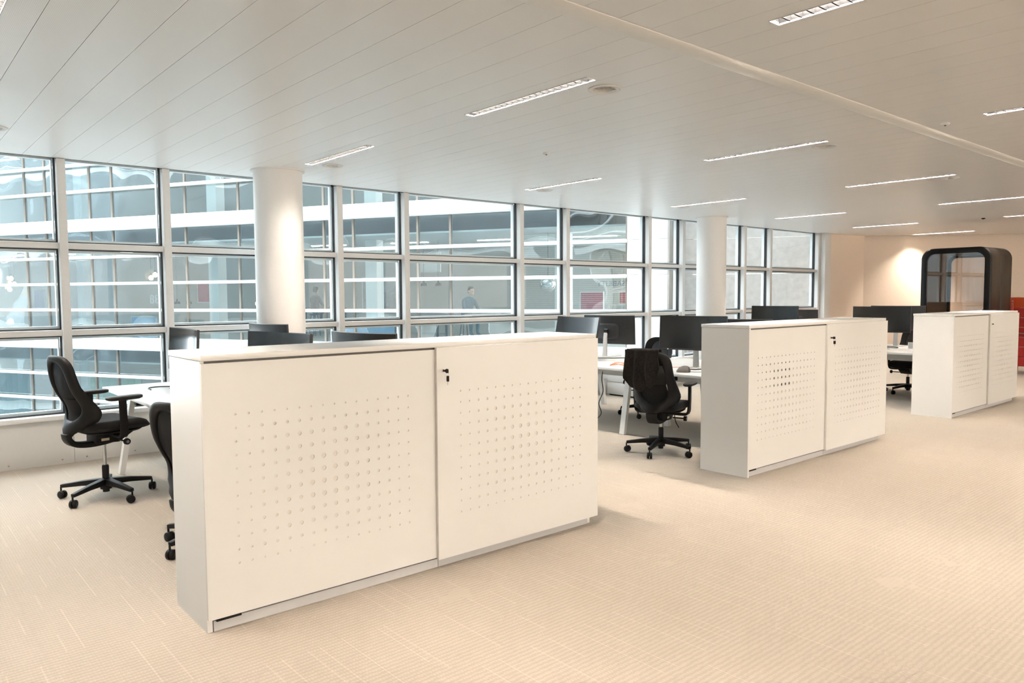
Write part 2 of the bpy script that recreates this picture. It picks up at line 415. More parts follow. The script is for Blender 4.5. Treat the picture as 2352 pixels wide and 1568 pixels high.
# ================================================================== CEILING FITTINGS
FRAME = mat('luminaire_frame', (.55, .55, .54), .35, noise=.02)
REFL = mat('luminaire_reflector', (.008, .008, .0085), .6, spec=.1, noise=.02)
BLADE = mat('louvre_blade', (.008, .0085, .009), .6, spec=.1, noise=.02)
TUBE = emit('lamp_tube', LAMP_COL, LAMP)
LH = .082
NB = 20
blade_me = MB().add([(-LW/2+.008, -.004, 0), (LW/2-.008, -.004, 0), (LW/2-.008, .004, 0), (-LW/2+.008, .004, 0), (-LW/2+.008, 0, -.0), (LW/2-.008, 0, 0),
                     (-LW/2+.010, -.001, .044), (LW/2-.010, -.001, .044), (LW/2-.010, .001, .044), (-LW/2+.010, .001, .044)],
                    [(0, 3, 2, 1), (6, 7, 8, 9), (0, 1, 7, 6), (2, 3, 9, 8), (1, 2, 8, 7), (3, 0, 6, 9)]).mesh('louvre_blade', BLADE)
fr = MB(); w2 = LW/2
for q in ((-w2, -w2+.006, 0, LL), (w2-.006, w2, 0, LL), (-w2+.006, w2-.006, 0, .006), (-w2+.006, w2-.006, LL-.006, LL)): fr.box(q[0], q[1], q[2], q[3], -.003, .012)
frame_me = fr.mesh('frame', FRAME)
rf_ = MB()
rf_.add([(-w2+.006, .006, .004), (-w2+.006, LL-.006, .004), (-.022, LL-.006, LH), (-.022, .006, LH), (.022, .006, LH), (.022, LL-.006, LH), (w2-.006, LL-.006, .004), (w2-.006, .006, .004)],
        [(0, 1, 2, 3), (3, 2, 5, 4), (4, 5, 6, 7), (0, 3, 4, 7), (1, 6, 5, 2)])
refl_me = rf_.mesh('reflector', REFL)
tube_me = MB().cyl((0, .03, .062), (0, LL-.03, .062), .012, n=10).mesh('lamp_tube', TUBE, smooth=40)
joined = MB()
for q in range(NB-1):
    y = .006+(q+1)*(LL-.012)/NB
    for a in range(1): joined.add([(p[0], p[1]+y, p[2]) for p in [(-w2+.008, -.004, 0), (w2-.008, -.004, 0), (w2-.008, .004, 0), (-w2+.008, .004, 0), (-w2+.010, -.001, .044), (w2-.010, -.001, .044), (w2-.010, .001, .044), (-w2+.010, .001, .044)]],
                                   [(0, 3, 2, 1), (4, 5, 6, 7), (0, 1, 5, 4), (2, 3, 7, 6), (1, 2, 6, 5), (3, 0, 4, 7)])
joined_me = joined.mesh('louvre', BLADE)
LLAB = {(0, 2): 'recessed strip light over the nearest cabinet beside a round air outlet', (0, 1): 'recessed strip light cut by the top left corner of the picture',
        (0, 3): 'recessed strip light over the gap before the middle cabinet', (0, 4): 'recessed strip light over the middle cabinet, near the cream strip',
        (0, 5): 'recessed strip light over the farthest cabinet', (0, 6): 'recessed strip light far right in front of the booth',
        (1, 2): 'recessed strip light close to the front round column', (1, 3): 'recessed strip light between the two columns, close to the windows',
        (1, 4): 'recessed strip light in front of the rear column', (1, 5): 'recessed strip light just past the rear column by the windows',
        (1, 6): 'recessed strip light near the end of the window wall', (1, 7): 'farthest recessed strip light, close to the cream end wall',
        (2, 2): 'recessed strip light at the top edge beyond the cream ceiling strip', (2, 3): 'recessed strip light at the right edge beyond the cream ceiling strip'}
for x, y, r_, k in LIGHTS:
    lab = LLAB.get((r_, k), 'recessed strip light over the open floor behind the viewer')
    t = empty('strip_light', (x, y, HC), label=lab, cat='light', group='recessed ceiling strip lights')
    link('frame', frame_me, t); link('reflector', refl_me, t); link('lamp_tube', tube_me, t)
    if (r_, k) in ((0, 2), (2, 2), (0, 1), (1, 2), (0, 3), (2, 3), (0, 4)):
        for q in range(NB-1): link('louvre_blade', blade_me, t, (0, .006+(q+1)*(LL-.012)/NB, 0))
    else: link('louvre', joined_me, t)['kind'] = 'stuff'
VLAB = ['round white air outlet beside the strip light over the nearest cabinet', 'round white air outlet at the right end of a strip light near the middle cabinet',
        'round white air outlet over the middle cabinet, near the cream strip', 'round white air outlet close to the front column',
        'round white air outlet between the columns near the windows', 'round white air outlet in front of the rear column',
        'round white air outlet just past the rear column', 'round white air outlet cut by the left picture edge']
for (x, y), lb in zip(VENTS, VLAB):
    v = empty('air_outlet', (x, y, HC), label=lb, cat='vent', group='round ceiling air outlets')
    MB().lathe([(.098, .0), (.107, -.002), (.107, -.006), (.095, -.010), (.082, -.004), (.068, .03), (.060, .055), (.0601, .056)], 36, cap=False).build('cone', WALLW, v, smooth=50)
    MB().lathe([(.0, .056), (.062, .056)], 20, cap=False).build('dark_duct', BLACKG, v)
    b_ = MB()
    for q in range(4):
        b_.box(-.06, .06, -.0025, .0025, .012, .05, Matrix.Rotation(q*PI/4, 4, 'Z'))
    b_.build('swirl_blade', WALLW, v)
for x, y, lb in ((4.88, 5.19, 'small round white sensor on the ceiling between the strip lights'), (6.47, 2.33, 'small round white sensor beside the cream ceiling strip'), (15.2, 4.8, 'small dark round sensor on the far ceiling')):
    s_ = empty('ceiling_sensor', (x, y, HC), label=lb, cat='sensor', group='ceiling sensors')
    m_ = WALLW if 'white' in lb else BLK
    MB().lathe([(.032, 0), (.032, -.008), (.025, -.015), (.0, -.016)], 24).build('sensor_body', m_, s_, smooth=50)
    MB().lathe([(.009, -.014), (.008, -.020), (.0, -.021)], 14).build('sensor_eye', BLK, s_, smooth=50)
# downlight washing the end wall
dl = empty('downlight', (18.23, 7.05, HC), label='small round downlight washing the cream end wall', cat='light')
MB().lathe([(.03, .012), (.05, 0), (.06, -.004), (.06, 0.0)], 24, cap=False).build('ring', WALLW, dl, smooth=40)
MB().lathe([(.0, .0), (.042, .0)], 20, cap=False).build('lens', emit('downlight_lens', (1, .82, .6), 20), dl, loc=(0, 0, -.0015))
sp = bpy.data.lights.new('downlight_beam', 'SPOT'); sp.energy = 75; sp.color = (1, .84, .66); sp.spot_size = R(104); sp.spot_blend = 1.0; sp.shadow_soft_size = .03
so = bpy.data.objects.new('downlight_beam', sp); COL.objects.link(so); so.parent = dl; so.location = (0, 0, -.02)

# ================================================================== CABINETS
YF, HT, DEP = 3.578, 1.3286, .487
SC = [0,0,1,1,2,2,3,3,3,3,2,2,1,1,0,0]; SR = [0,1,2,2,3,3,3,3,2,2,1,0]
RAD = [.0058, .0082, .0108, .0134]
def door_mesh(w, h, gx0, gx1, gz0, gz1, th=.0045):
    """panel x 0..w, z 0..h, front at y=0, back y=th, 16 x 12 round through holes"""
    mb = MB(); nc, nr, N = 16, 12, 12
    px = (gx1-gx0)/(nc-1); pz = (gz1-gz0)/(nr-1)
    ax0, ax1, az0, az1 = gx0-px/2, gx1+px/2, gz0-pz/2, gz1+pz/2
    for y, fl_ in ((0, 1), (th, -1)):
        for q in ((0, w, 0, az0), (0, w, az1, h), (0, ax0, az0, az1), (ax1, w, az0, az1)):
            vs_ = [(q[0], y, q[2]), (q[1], y, q[2]), (q[1], y, q[3]), (q[0], y, q[3])]
            mb.add(vs_, [(0, 1, 2, 3) if fl_ > 0 else (3, 2, 1, 0)])
    mb.add([(0,0,0),(w,0,0),(w,th,0),(0,th,0),(0,0,h),(w,0,h),(w,th,h),(0,th,h)], [(0,3,2,1),(4,5,6,7),(1,2,6,5),(3,0,4,7)])
    for i in range(nc):
        for j in range(nr):
            cx, cz = gx0+i*px, gz1-j*pz; r = RAD[min(SC[i], SR[j])]
            sq = []
            for k in range(N):
                t = 2*PI*(k+.5)/N; c, s_ = math.cos(t), math.sin(t); m_ = max(abs(c), abs(s_))
                sq.append((cx+px/2*c/m_, cz+pz/2*s_/m_))
            ci = [(cx+r*math.cos(2*PI*(k+.5)/N), cz+r*math.sin(2*PI*(k+.5)/N)) for k in range(N)]
            cor = [(cx+px/2, cz+pz/2), (cx-px/2, cz+pz/2), (cx-px/2, cz-pz/2), (cx+px/2, cz-pz/2)]
            vs_ = [(p[0], 0, p[1]) for p in sq]+[(p[0], 0, p[1]) for p in ci]+[(p[0], th, p[1]) for p in ci]+[(p[0], 0, p[1]) for p in cor]
            fs = []
            for k in range(N):
                k2 = (k+1) % N
                fs.append((k, N+k, N+k2, k2)); fs.append((N+k, 2*N+k, 2*N+k2, N+k2))
            # corner triangles: sides between samples straddling 45, 135 ...
            for ci_, k in enumerate((1, 4, 7, 10)):
                k2 = (k+1) % N
                pass
            mb.add(vs_, fs)
    # one back sheet over the hole field, 12 mm behind the front
    return mb
def cabinet(xa, xb, xs, label, cut=False, keys=True, inset=0.0):
    t = empty('sliding_door_cabinet', (xa, YF, 0), label=label, cat='cabinet', group='white sliding door cabinets')
    W = xb-xa; sw = xs-xa
    # carcass: sides, back, base, centre wall, shelf
    cb = MB()
    cb.box(0, .024, .024 if not inset else .0, DEP, 0, HT-.03); cb.box(W-.05, W-.026, .03, DEP, .0, HT-.03)
    cb.box(.024, W-.05, DEP-.02, DEP, 0, HT-.03); cb.box(.024, W-.05, .06, DEP-.02, .05, .075)
    cb.box(sw-.012, sw+.012, .06, DEP-.02, .075, HT-.03); cb.box(.024, sw-.012, .06, DEP-.02, .62, .645); cb.box(sw+.012, W-.05, .06, DEP-.02, .62, .645)
    cb.build('carcass', WHITE, t)
    MB().box(-.002, W+.004, .0, DEP+.004, HT-.028, HT).build('top_board', WHITE, t, bevel=.0015)
    MB().box(.03, sw+.02, .024, .05, 0, .05).build('plinth', PLINTH, t); MB().box(sw+.024, W-.055, .024, .05, 0, .05).build('plinth', PLINTH, t)
    MB().box(.02, W-.03, .02, .05, HT-.044, HT-.0285).build('top_rail', mat('dark_rail', (.10, .09, .085), .5, noise=.05), t)
    MB().box(.04, .16, .012, .03, .048, .058).build('runner', BLK, t)
    hd = HT-.036-.064
    for side in (0, 1):
        x0, w = (inset, sw+.01-inset) if side == 0 else (sw, W-sw+.006)
        y = .004 if side == 0 else -.018
        z0 = .064 if side == 0 else .056
        h = HT-.040-z0 if side == 0 else HT-.0285-z0
        gx = (.155-inset, .155+.987-inset) if side == 0 else (.165, .165+.998)
        k_ = w/1.34
        d_ = door_mesh(w, h, gx[0]*k_, gx[1]*k_, .314-z0, 1.038-z0).build('door', WHITE, t, loc=(x0, y, z0))
        bk = MB(); y0, y1 = .0047, .020
        if cut and side == 0:
            za = .314+.0657*6.5-z0; zb = .314+.0657*11.5-z0; xa_ = gx[0]*k_-.03; xb_ = gx[0]*k_+.0658*8.5
            bk.box(0, w, y0, y1, 0, za); bk.box(0, w, y0, y1, zb, h); bk.box(0, xa_, y0, y1, za, zb); bk.box(xb_, w, y0, y1, za, zb)
        else: bk.box(0, w, y0, y1, 0, h)
        bk.build('backing_sheet', BACKING, d_)
        if side == 1:
            lk = MB().cyl((.045, 0, 1.166-z0), (.045, -.010, 1.166-z0), .011, n=18); lk.build('lock', CHROME, d_, smooth=40)
            if keys:
                kk = MB()
                kk.cyl((.045, -.008, 1.166-z0), (.045, -.022, 1.166-z0), .007, n=12)
                kk.prism([(p[0]-.038, p[1]+1.166-z0) for p in rrect(-.012, .012, -.012, .012, .005)], -.0025, .0025,
                         Matrix(((0, 0, 1, .045), (1, 0, 0, 0), (0, 1, 0, 0), (0, 0, 0, 1))))
                kk.build('key', BLK, d_, smooth=40)
                ring = [(.045+.004*math.sin(a), -.044+.009*math.cos(a), 1.151-z0+.014*math.sin(a)) for a in [2*PI*i/20 for i in range(21)]]
                MB().tube(ring, .0007, 5).build('key_ring', CHROME, d_, smooth=60)
                k2 = MB().prism([(p[0]-.042, p[1]+1.122-z0) for p in rrect(-.011, .011, -.017, .017, .006)], -.002, .002, Matrix(((0, 0, 1, .047), (1, 0, 0, 0), (0, 1, 0, 0), (0, 0, 0, 1)))); k2.build('spare_key', BLK, d_, smooth=40)
                MB().box(.0462, .0478, -.045, -.039, 1.086-z0, 1.106-z0).build('key_blade', BRASS, d_)
            else:
                MB().cyl((.045, -.008, 1.166-z0), (.045, -.024, 1.166-z0), .008, n=12).build('lock_knob', BLK, d_, smooth=40)
    return t
cabinet(1.166, 3.8255, 2.478, 'nearest and largest white sliding door cabinet with key in the lock')
cabinet(5.7503, 8.4358, 7.1103, 'middle white sliding door cabinet with some dark perforations', cut=True, inset=.030)
cabinet(10.4133, 12.8909, 11.6879, 'farthest white sliding door cabinet beside the red sofa', keys=False, inset=.030)

# ================================================================== BENCH DESKS
DZ = .755
def bench(xa, label, legs):
    t = empty('bench_desk', (xa, 0, 0), label=label, cat='desk', group='white double bench desks')
    y0, y1 = 4.12, 7.92; ym = (y0+y1)/2
    for x0, x1 in ((0, .836), (.844, 1.68)):
        for a, b in ((y0, ym-.002), (ym+.002, y1)):
            MB().box(x0, x1, a, b, DZ-.028, DZ).build('worktop', TABLE, t, bevel=.002)
    for y in legs:
        for xt, xf in ((.14, .03), (.76, .85), (1.54, 1.65)):
            d_ = 1 if xf > xt else -1
            MB().bar([(xt, y, DZ-.075), (xf, y, 0)], (.07, .045), side=(0, 1, 0)).build('leg', WHITE, t)
        MB().box(.10, 1.58, y-.03, y+.03, DZ-.075, DZ-.03).build('cross_beam', WHITE, t)
    for x in (.30, 1.34): MB().box(x-.02, x+.02, y0+.15, y1-.15, DZ-.075, DZ-.035).build('rail', SILVER, t)
    ty = MB()
    ty.box(.55, 1.13, y0+.2, y1-.2, DZ-.16, DZ-.157); ty.box(.55, .553, y0+.2, y1-.2, DZ-.157, DZ-.10); ty.box(1.127, 1.13, y0+.2, y1-.2, DZ-.157, DZ-.10)
    ty.build('cable_tray', SILVER, t)
    for y in (y0+.9, y1-.9): MB().box(.06, .13, y-.04, y+.04, DZ-.085, DZ-.03).build('socket_block', BLK, t, bevel=.004)
    return t
bench(1.665, 'white bench desk behind the nearest cabinet', (7.44, 5.67, 4.5))
bench(6.49, 'white bench desk behind the middle cabinet with the jacket chair', (7.44, 5.67, 4.5))
bench(11.09, 'white bench desk behind the farthest cabinet', (7.44, 6.6, 4.2))
# pedestal by the window
pd = empty('pedestal', (8.95, 7.30, 0), label='low white pedestal standing by the window behind the middle desk', cat='cabinet')
MB().box(0, .5, 0, .80, .02, .60).build('carcass', WHITE, pd, bevel=.002); MB().box(.02, .48, .02, .78, 0, .02).build('base', BLK, pd)
for z in (.03, .22, .41): MB().box(-.018, -.001, .004, .796, z, z+.18).build('drawer', WHITE, pd, bevel=.0015)

# ================================================================== OFFICE CHAIRS
def cushion(a, b, z0, z1, fall, n=36, cx=0, e=3.4):
    h = z1-z0; mb = MB(); rings = []
    for z, s_ in ((z0, .70), (z0+.05*h, .84), (z0+.25*h, .96), (z0+.5*h, 1), (z0+.72*h, .985), (z0+.88*h, .93), (z0+.97*h, .82), (z1+.02*h, .6), (z1+.02*h, .3)):
        ring = []
        for x, y in superell(a*s_, b*s_, n, e):
            dz = -fall*max(0, (x-.10)/(a-.10))**2*(z-z0)/h*.8-fall*.35*max(0, (x-.10)/(a-.10))**2 + .02*(abs(y)/b)**3*(s_ < .97)
            ring.append((cx+x, y, z+dz))
        rings.append(ring)
    return mb.loft(rings, True)
HWT = [(0, .062), (.07, .075), (.15, .165), (.24, .243), (.31, .250), (.44, .232), (.58, .215), (.75, .212), (.9, .215), (1, .205)]
def back_pt(u, v, zb=.385, zt=1.052, off=0):
    hw = lerp_tab(HWT, v); y = u*hw; z = zb+v*(zt-zb)
    cx = -.272-.062*v+.055*math.exp(-((v-.32)/.2)**2)
    wing = (.085*math.exp(-((v-.30)/.26)**2)+.045)*min(1, v/.2)
    return (cx+wing*abs(u)**2.2+off, y, z)
def make_chair():
    t = empty('office_chair', (0, 0, 0))
    up = []                                      # parts that follow the seat height
    def P(o): up.append(o); return o
    s_ = P(cushion(.265, .255, .435, .525, .045, cx=.045).build('seat', FAB, t, smooth=60))
    P(MB().loft([[(x+.04, y, .425) for x, y in superell(.20, .20, 28)], [(x+.04, y, .438) for x, y in superell(.22, .215, 28)]]).build('seat_pan', BLK, t, smooth=30))
    # backrest: a shield-shaped rim with a large opening, seen as a thin arch from the front
    N_, M_ = 72, 9
    def uv(th, q):
        c, n_ = math.cos(th), math.sin(th)
        uo, vo = math.copysign(abs(c)**.52, c), .5+.5*math.copysign(abs(n_)**(.52 if n_ > 0 else .9), n_)
        ui, vi = .66*math.copysign(abs(c)**.8, c), .575+.345*math.copysign(abs(n_)**.8, n_)
        return uo+(ui-uo)*q, vo+(vi-vo)*q
    rings = []
    for j in range(M_+1):
        q = j/M_; rings.append([back_pt(*uv(2*PI*i/N_, q), off=.006*math.sin(PI*q)) for i in range(N_)])
    for j in range(M_, -1, -1):
        q = j/M_; rings.append([back_pt(*uv(2*PI*i/N_, q), off=-.014-.020*math.sin(PI*q)**.5) for i in range(N_)])
    rings.append(list(rings[0]))
    P(MB().loft(rings, False).build('backrest', BLK, t, smooth=50))
    # pad across the lower part of the opening, mesh across the upper part
    def strip(v0, v1, kf, n, o0, o1):
        rows = []
        for j in range(n+1):
            v = v0+(v1-v0)*j/n; k_ = kf(v)
            rows.append([back_pt(-k_+2*k_*i/14, v, off=o0) for i in range(15)]+[back_pt(-k_+2*k_*i/14, v, off=o1) for i in range(14, -1, -1)])
        return MB().loft(rows, True)
    P(strip(.20, .50, lambda v: .58, 10, .016, .0).build('lumbar_pad', FAB, t, smooth=40))
    P(strip(.49, .93, lambda v: .58+.14*min(1, (v-.49)/.08), 12, .002, -.003).build('back_mesh', MESHF, t, smooth=40))
    P(MB().bar(smooth_path([(-.282, 0, .445), (-.270, 0, .390), (-.222, 0, .352), (-.12, 0, .338), (.0, 0, .345), (.09, 0, .36)], 4), (.105, .042)).build('back_bracket', BLK, t, smooth=50, bevel=.008))
    P(MB().prism([(-.10, .345), (.08, .335), (.20, .408), (.20, .428), (-.10, .428)], -.085, .085, Matrix(((1,0,0,0),(0,0,1,0),(0,1,0,0),(0,0,0,1)))).build('tilt_mechanism', BLK, t, bevel=.006))
    P(MB().cyl((.07, -.10, .355), (.07, -.215, .355), .007, n=10).build('lever', BLK, t, smooth=40))
    kn = P(MB().cyl((.07, -.215, .355), (.07, -.245, .355), .026, .024, n=20).build('tension_knob', BLK, t, smooth=40, bevel=.004))
    MB().cyl((.07, -.245, .355), (.07, -.2465, .355), .012, n=14).build('knob_cap', mat('grey_plastic', (.2, .2, .2), .4, noise=.05), kn, smooth=40)
    P(MB().box(-.06, .0, -.0875, -.0855, .36, .38).build('paper_tag', mat('cream_paper', (.72, .64, .45), .8, noise=.05), t))
    for sgn in (1, -1):
        a = MB()
        a.bar(smooth_path([(.03, sgn*.05, .412), (.03, sgn*.20, .402), (.03, sgn*.268, .418), (.028, sgn*.283, .50), (.022, sgn*.287, .60), (.02, sgn*.287, .695)], 3),
              [(.06, .024)]*9+[(.056, .022)]*7, side=(1, 0, 0))
        ar = P(a.build('armrest', BLK, t, smooth=40, bevel=.005))
        pad = MB().loft([[(x+.035, y+sgn*.287, .695) for x, y in superell(.115, .034, 28, 4)], [(x+.035, y+sgn*.287, .703) for x, y in superell(.135, .043, 28, 4)],
                         [(x+.035, y+sgn*.287, .720) for x, y in superell(.137, .045, 28, 4)], [(x+.035, y+sgn*.287, .727) for x, y in superell(.128, .038, 28, 4)]])
        pad.build('arm_pad', mat('soft_grey_pad', (.018, .0175, .0175), .6, noise=.1), ar, smooth=50)
    gl = MB().cyl((0, 0, .12), (0, 0, .40), .014, n=18).build('gas_lift', CHROME, t, smooth=40)
    MB().lathe([(.0, .045), (.025, .045), (.026, .25), (.022, .262), (.0, .262)], 20).build('lift_cover', BLK, t, smooth=40)
    bs = empty('base', (0, 0, 0)); bs.parent = t
    bpy.data.objects.remove(bs)
    base = MB().lathe([(.0, .07), (.042, .07), (.045, .10), (.040, .150), (.028, .158), (.0, .158)], 20).build('star_base', BLK, t, smooth=40)
    leg_me = MB().bar([(.02, 0, .128), (.18, 0, .118), (.345, 0, .098)], [(.060, .052), (.044, .040), (.034, .028)]).mesh('base_leg', BLK, bevel=.006)
    cst = MB()
    cst.cyl((0, 0, .055), (0, 0, .092), .007, n=10)
    for sg in (1, -1):
        rr = []
        for yy, q in ((.003, .026), (.005, .031), (.020, .031), (.025, .026), (.026, .012)):
            rr.append([(.012+q*math.cos(2*PI*i/20), sg*yy, .0315+q*math.sin(2*PI*i/20)) for i in range(20)])
        cst.loft(rr, True)
    cst.box(-.006, .02, -.003, .003, .03, .062)
    cst_me = cst.mesh('caster', BLK, smooth=45)
    for k in range(5):
        a = k*2*PI/5
        lg = link('base_leg', leg_me, base, None, a)
        cs = link('caster', cst_me, base, (.345*math.cos(a), .345*math.sin(a), 0), a+1.1+k*.8)
    return t, up, base
proto, up_parts, base0 = make_chair()
up_names = {o.name for o in up_parts}
def chair_copy(x, y, face, basea, lift, label, first=False):
    """chair turned to `face`, star base turned to `basea` on its own"""
    c = proto if first else proto.copy()
    if not first: COL.objects.link(c)
    c.location = Vector((x, y, 0))*S; c.rotation_euler = (0, 0, R(face))
    for ch in list(proto.children) if not first else list(c.children):
        k = ch if first else copy_tree(ch, c)
        if ch.name in up_names: k.location.z = lift*S
        elif ch == base0: k.rotation_euler = (0, 0, R(basea-face))
        elif ch.name.startswith('gas_lift'): k.location.z = lift*S
    return tag(c, label, 'chair', 'black swivel office chairs')
CH = [(6.047, 4.752, 19, -16, .0, 'black office chair with a dark jacket hung over its back'),
      (1.66, 4.90, 20, -15, -.085, 'black office chair half hidden behind the nearest cabinet'),
      (7.81, 6.37, 188, 128, -.03, 'black office chair on the far side of the middle desk, behind a monitor'),
      (12.60, 4.98, 183, 165, -.02, 'black office chair under the desk between middle and farthest cabinets'),
      (1.40, 6.66, 12, 1, .11, 'whole black office chair at the left end by the window')]
ch_objs = [chair_copy(*q) for q in CH[:-1]]
chair_copy(*CH[-1], first=True)

# ---- jacket over the back of the middle chair
def jacket():
    mb = MB(); NU, NW = 34, 44; rows = []
    for i in range(NU+1):
        u = i/NU; y = .240-.345*u                                  # across the back
        hem = .37+.035*math.sin(u*5.0+.4)+.02*math.sin(u*19)-.09*(u > .80)*(u-.80)/.20-.10*max(0, .22-u)/.22
        v_top = 1.0; row = []
        uu = max(-1, min(1, y/.22)); tp = back_pt(uu, .985)
        for j in range(NW+1):
            w = j/NW
            fold = .020*math.sin(u*17+1.0+w*1.5)+.009*math.sin(u*37+w*3)+.006*math.sin(w*14+u*6)
            V = lambda zz: max(0, min(1, (zz-.385)/.667))
            if w < .22:                                             # front flap
                q = 1-w/.22; zz = 1.062-.15*q; p = back_pt(uu, V(zz)); x = p[0]+.020+.5*fold*q; z = zz
            elif w < .34:                                           # over the top
                q = (w-.22)/.12; x = tp[0]+.020-.072*q; z = 1.062+.014*math.sin(PI*q)-.012*(abs(uu)**4)
            else:
                q = (w-.34)/.66; zz = 1.062-hem*q; p = back_pt(uu*.95, V(zz))
                x = min(p[0], back_pt(0, V(zz))[0]+.02)-.052-max(-.012, fold*(.35+q))-.015*q; z = zz
            yy = y*(1+.10*max(0, (w-.34))*(1 if y > 0 else -.6))+.006*math.sin(w*9+u*4)
            row.append((x, yy, z))
        rows.append(row)
    return mb.loft(rows, False, closed=False)
jk = jacket().build('jacket', CLOTH, None, smooth=70, loc=(6.047, 4.752, 0), rz=R(19))
md = jk.modifiers.new('thickness', 'SOLIDIFY'); md.thickness = .006; md.offset = 0
tag(jk, 'dark crumpled jacket hung over the middle chair back', 'jacket')

# ================================================================== MONITORS
MW, MH, MR = .80, .395, 1.75
def arc_pt(t, z, off): a = t*MW/2/MR; return (MR-(MR+off)*math.cos(a), (MR+off)*math.sin(a), z)   # concave towards +x
def monitor_meshes():
    n = 14; ts = [-1+2*i/n for i in range(n+1)]
    body = MB(); rings = []
    for t in ts: rings.append([arc_pt(t, -MH, 0), arc_pt(t, 0, 0), arc_pt(t, -.004, .022), arc_pt(t, -MH+.004, .022)])
    body.loft(rings, True)
    scr = MB(); rings = []
    for i in range(n+1):
        t = -.985+1.97*i/n; rings.append([arc_pt(t, -MH+.022, -.0012), arc_pt(t, -.008, -.0012), arc_pt(t, -.008, -.0002), arc_pt(t, -MH+.022, -.0002)])
    scr.loft(rings, True)
    hump = MB().loft([[(-.022, y*.9, z-MH*.55) for y, z in superell(.20, .11, 24, 5)], [(-.045, y*.7, z-MH*.55) for y, z in superell(.18, .09, 24, 5)]])
    neck = lambda H: MB().bar([(-.055, 0, -MH*.55+.03), (-.075, 0, -MH*.75), (-.088, 0, -H+.008)], [(.052, .016), (.056, .018), (.07, .02)])
    foot = lambda H: MB().prism([(-.155, -.07), (-.135, -.11), (.125, -.135), (.135, -.115), (-.075, -.02), (-.075, .02), (.135, .115), (.125, .135), (-.135, .11), (-.155, .07)], -H, -H+.008)
    return body.mesh('housing', MONB, smooth=40), scr.mesh('screen', SCREEN, smooth=40), hump.mesh('rear_cover', MONB, smooth=40), neck, foot
mb_body, mb_scr, mb_hump, f_neck, f_foot = monitor_meshes()
hinge_me = MB().box(-.072, -.040, -.03, .03, -MH*.55-.03, -MH*.55+.03).mesh('hinge', BLK, bevel=.004)
led_me = MB().box(-.001, .004, .0, .008, -MH+.008, -MH+.013).mesh('power_light', emit('led_white', (.9, .95, 1), 2.0))
def monitor(p, q, ztop, front, label, tilt=3, grey=True):
    """p,q plan ends of the top edge; front=True shows its screen towards -X"""
    p = Vector(p); q = Vector(q); c = (p+q)/2; d = (p-q).normalized()          # far -> +y local when facing... 
    ang = math.atan2(d.y, d.x)-PI/2                                           # local +y along d
    rz = ang if not front else ang+PI
    t = empty('monitor', (c.x, c.y, ztop), rz, label, 'monitor', 'curved computer monitors on the desks')
    t.rotation_euler = (0, 0, rz)
    H = ztop-DZ
    tl = Matrix.Rotation(R(-tilt), 4, 'Y')
    for nm, me in (('housing', mb_body), ('screen', mb_scr), ('rear_cover', mb_hump), ('hinge', hinge_me)):
        o = link(nm, me, t); o.rotation_euler = (0, R(-tilt), 0); o.location.x = -.012
    o = link('power_light', led_me, t, (.012, -.30, 0)); o.rotation_euler = (0, R(-tilt), 0)
    f_neck(H).build('stand_neck', SILVER, t, bevel=.003); f_foot(H).build('stand_foot', SILVER, t, bevel=.002)
    return t
monitor((2.22, 7.57), (2.22, 6.80), 1.311, True, 'leftmost dark monitor behind the nearest cabinet, reflecting the window')
monitor((2.98, 7.65), (3.03, 6.88), 1.331, False, 'monitor seen from behind against the front column')
monitor((2.25, 5.72), (2.39, 4.93), 1.335, True, 'monitor rising behind the nearest cabinet, just left of the front column foot')
monitor((2.85, 5.58), (2.96, 4.81), 1.318, False, 'curved monitor back right of the front column, behind the nearest cabinet')
monitor((7.12, 7.34), (7.08, 6.50), 1.307, True, 'tilted monitor with pale reflecting screen beside the nearest cabinet end', tilt=12)
monitor((7.65, 7.385), (7.8, 6.585), 1.317, False, 'monitor seen from behind in front of the window, on a silver stand')
monitor((7.05, 5.56), (7.25, 4.77), 1.352, True, 'large dark monitor right of the jacket chair, in front of the rear column')
monitor((7.86, 5.45), (7.95, 4.66), 1.30, False, 'monitor mostly hidden behind the middle cabinet top')
monitor((11.62, 7.19), (11.75, 6.38), 1.392, True, 'dark monitor above the middle cabinet near the last windows')
monitor((12.45, 7.26), (12.52, 6.47), 1.318, False, 'monitor back peeping out beside the dark monitor near the last windows')
monitor((11.6, 5.44), (11.86, 4.64), 1.395, True, 'dark monitor between middle and farthest cabinets')
monitor((12.42, 5.53), (12.56, 4.71), 1.395, False, 'monitor behind the dark one between middle and farthest cabinets')

# ================================================================== THINGS ON THE DESKS
def cable(name, pts, r, m, label, group=None):
    o = MB().tube(smooth_path(pts, 6), r, 7).build(name, m, None, smooth=60)
    return tag(o, label, 'cable', group)
z = DZ+.006
CABLE = mat('black_cable', (.015, .015, .016), .5, noise=.1)
cable('cable', [(1.93, 7.30, z), (1.95, 7.45, z), (2.05, 7.50, z), (2.2, 7.40, z), (2.45, 7.2, z), (2.8, 7.3, z)], .005, CABLE, 'black cable looping over the desk at the far left')
cable('orange_cable', [(6.71+.10*math.cos(a)*1.0, 5.88+.13*math.sin(a), z+.003+.012*(1+math.sin(a*2.1))) for a in [i*.55 for i in range(24)]]+[(6.9, 5.45, z), (7.1, 5.3, z)], .003, mat('orange_plastic', (.85, .30, .12), .5, noise=.03), 'thin coiled orange cable on the middle desk')
cable('power_cable', [(6.56, 6.02, DZ-.06), (6.55, 6.02, DZ-.16), (6.58, 6.03, DZ-.3), (6.53, 6.05, .32), (6.55, 6.03, .2), (6.47, 6.05, .12), (6.40, 6.1, .012)], .006, CABLE, 'black power lead dangling under the middle desk')
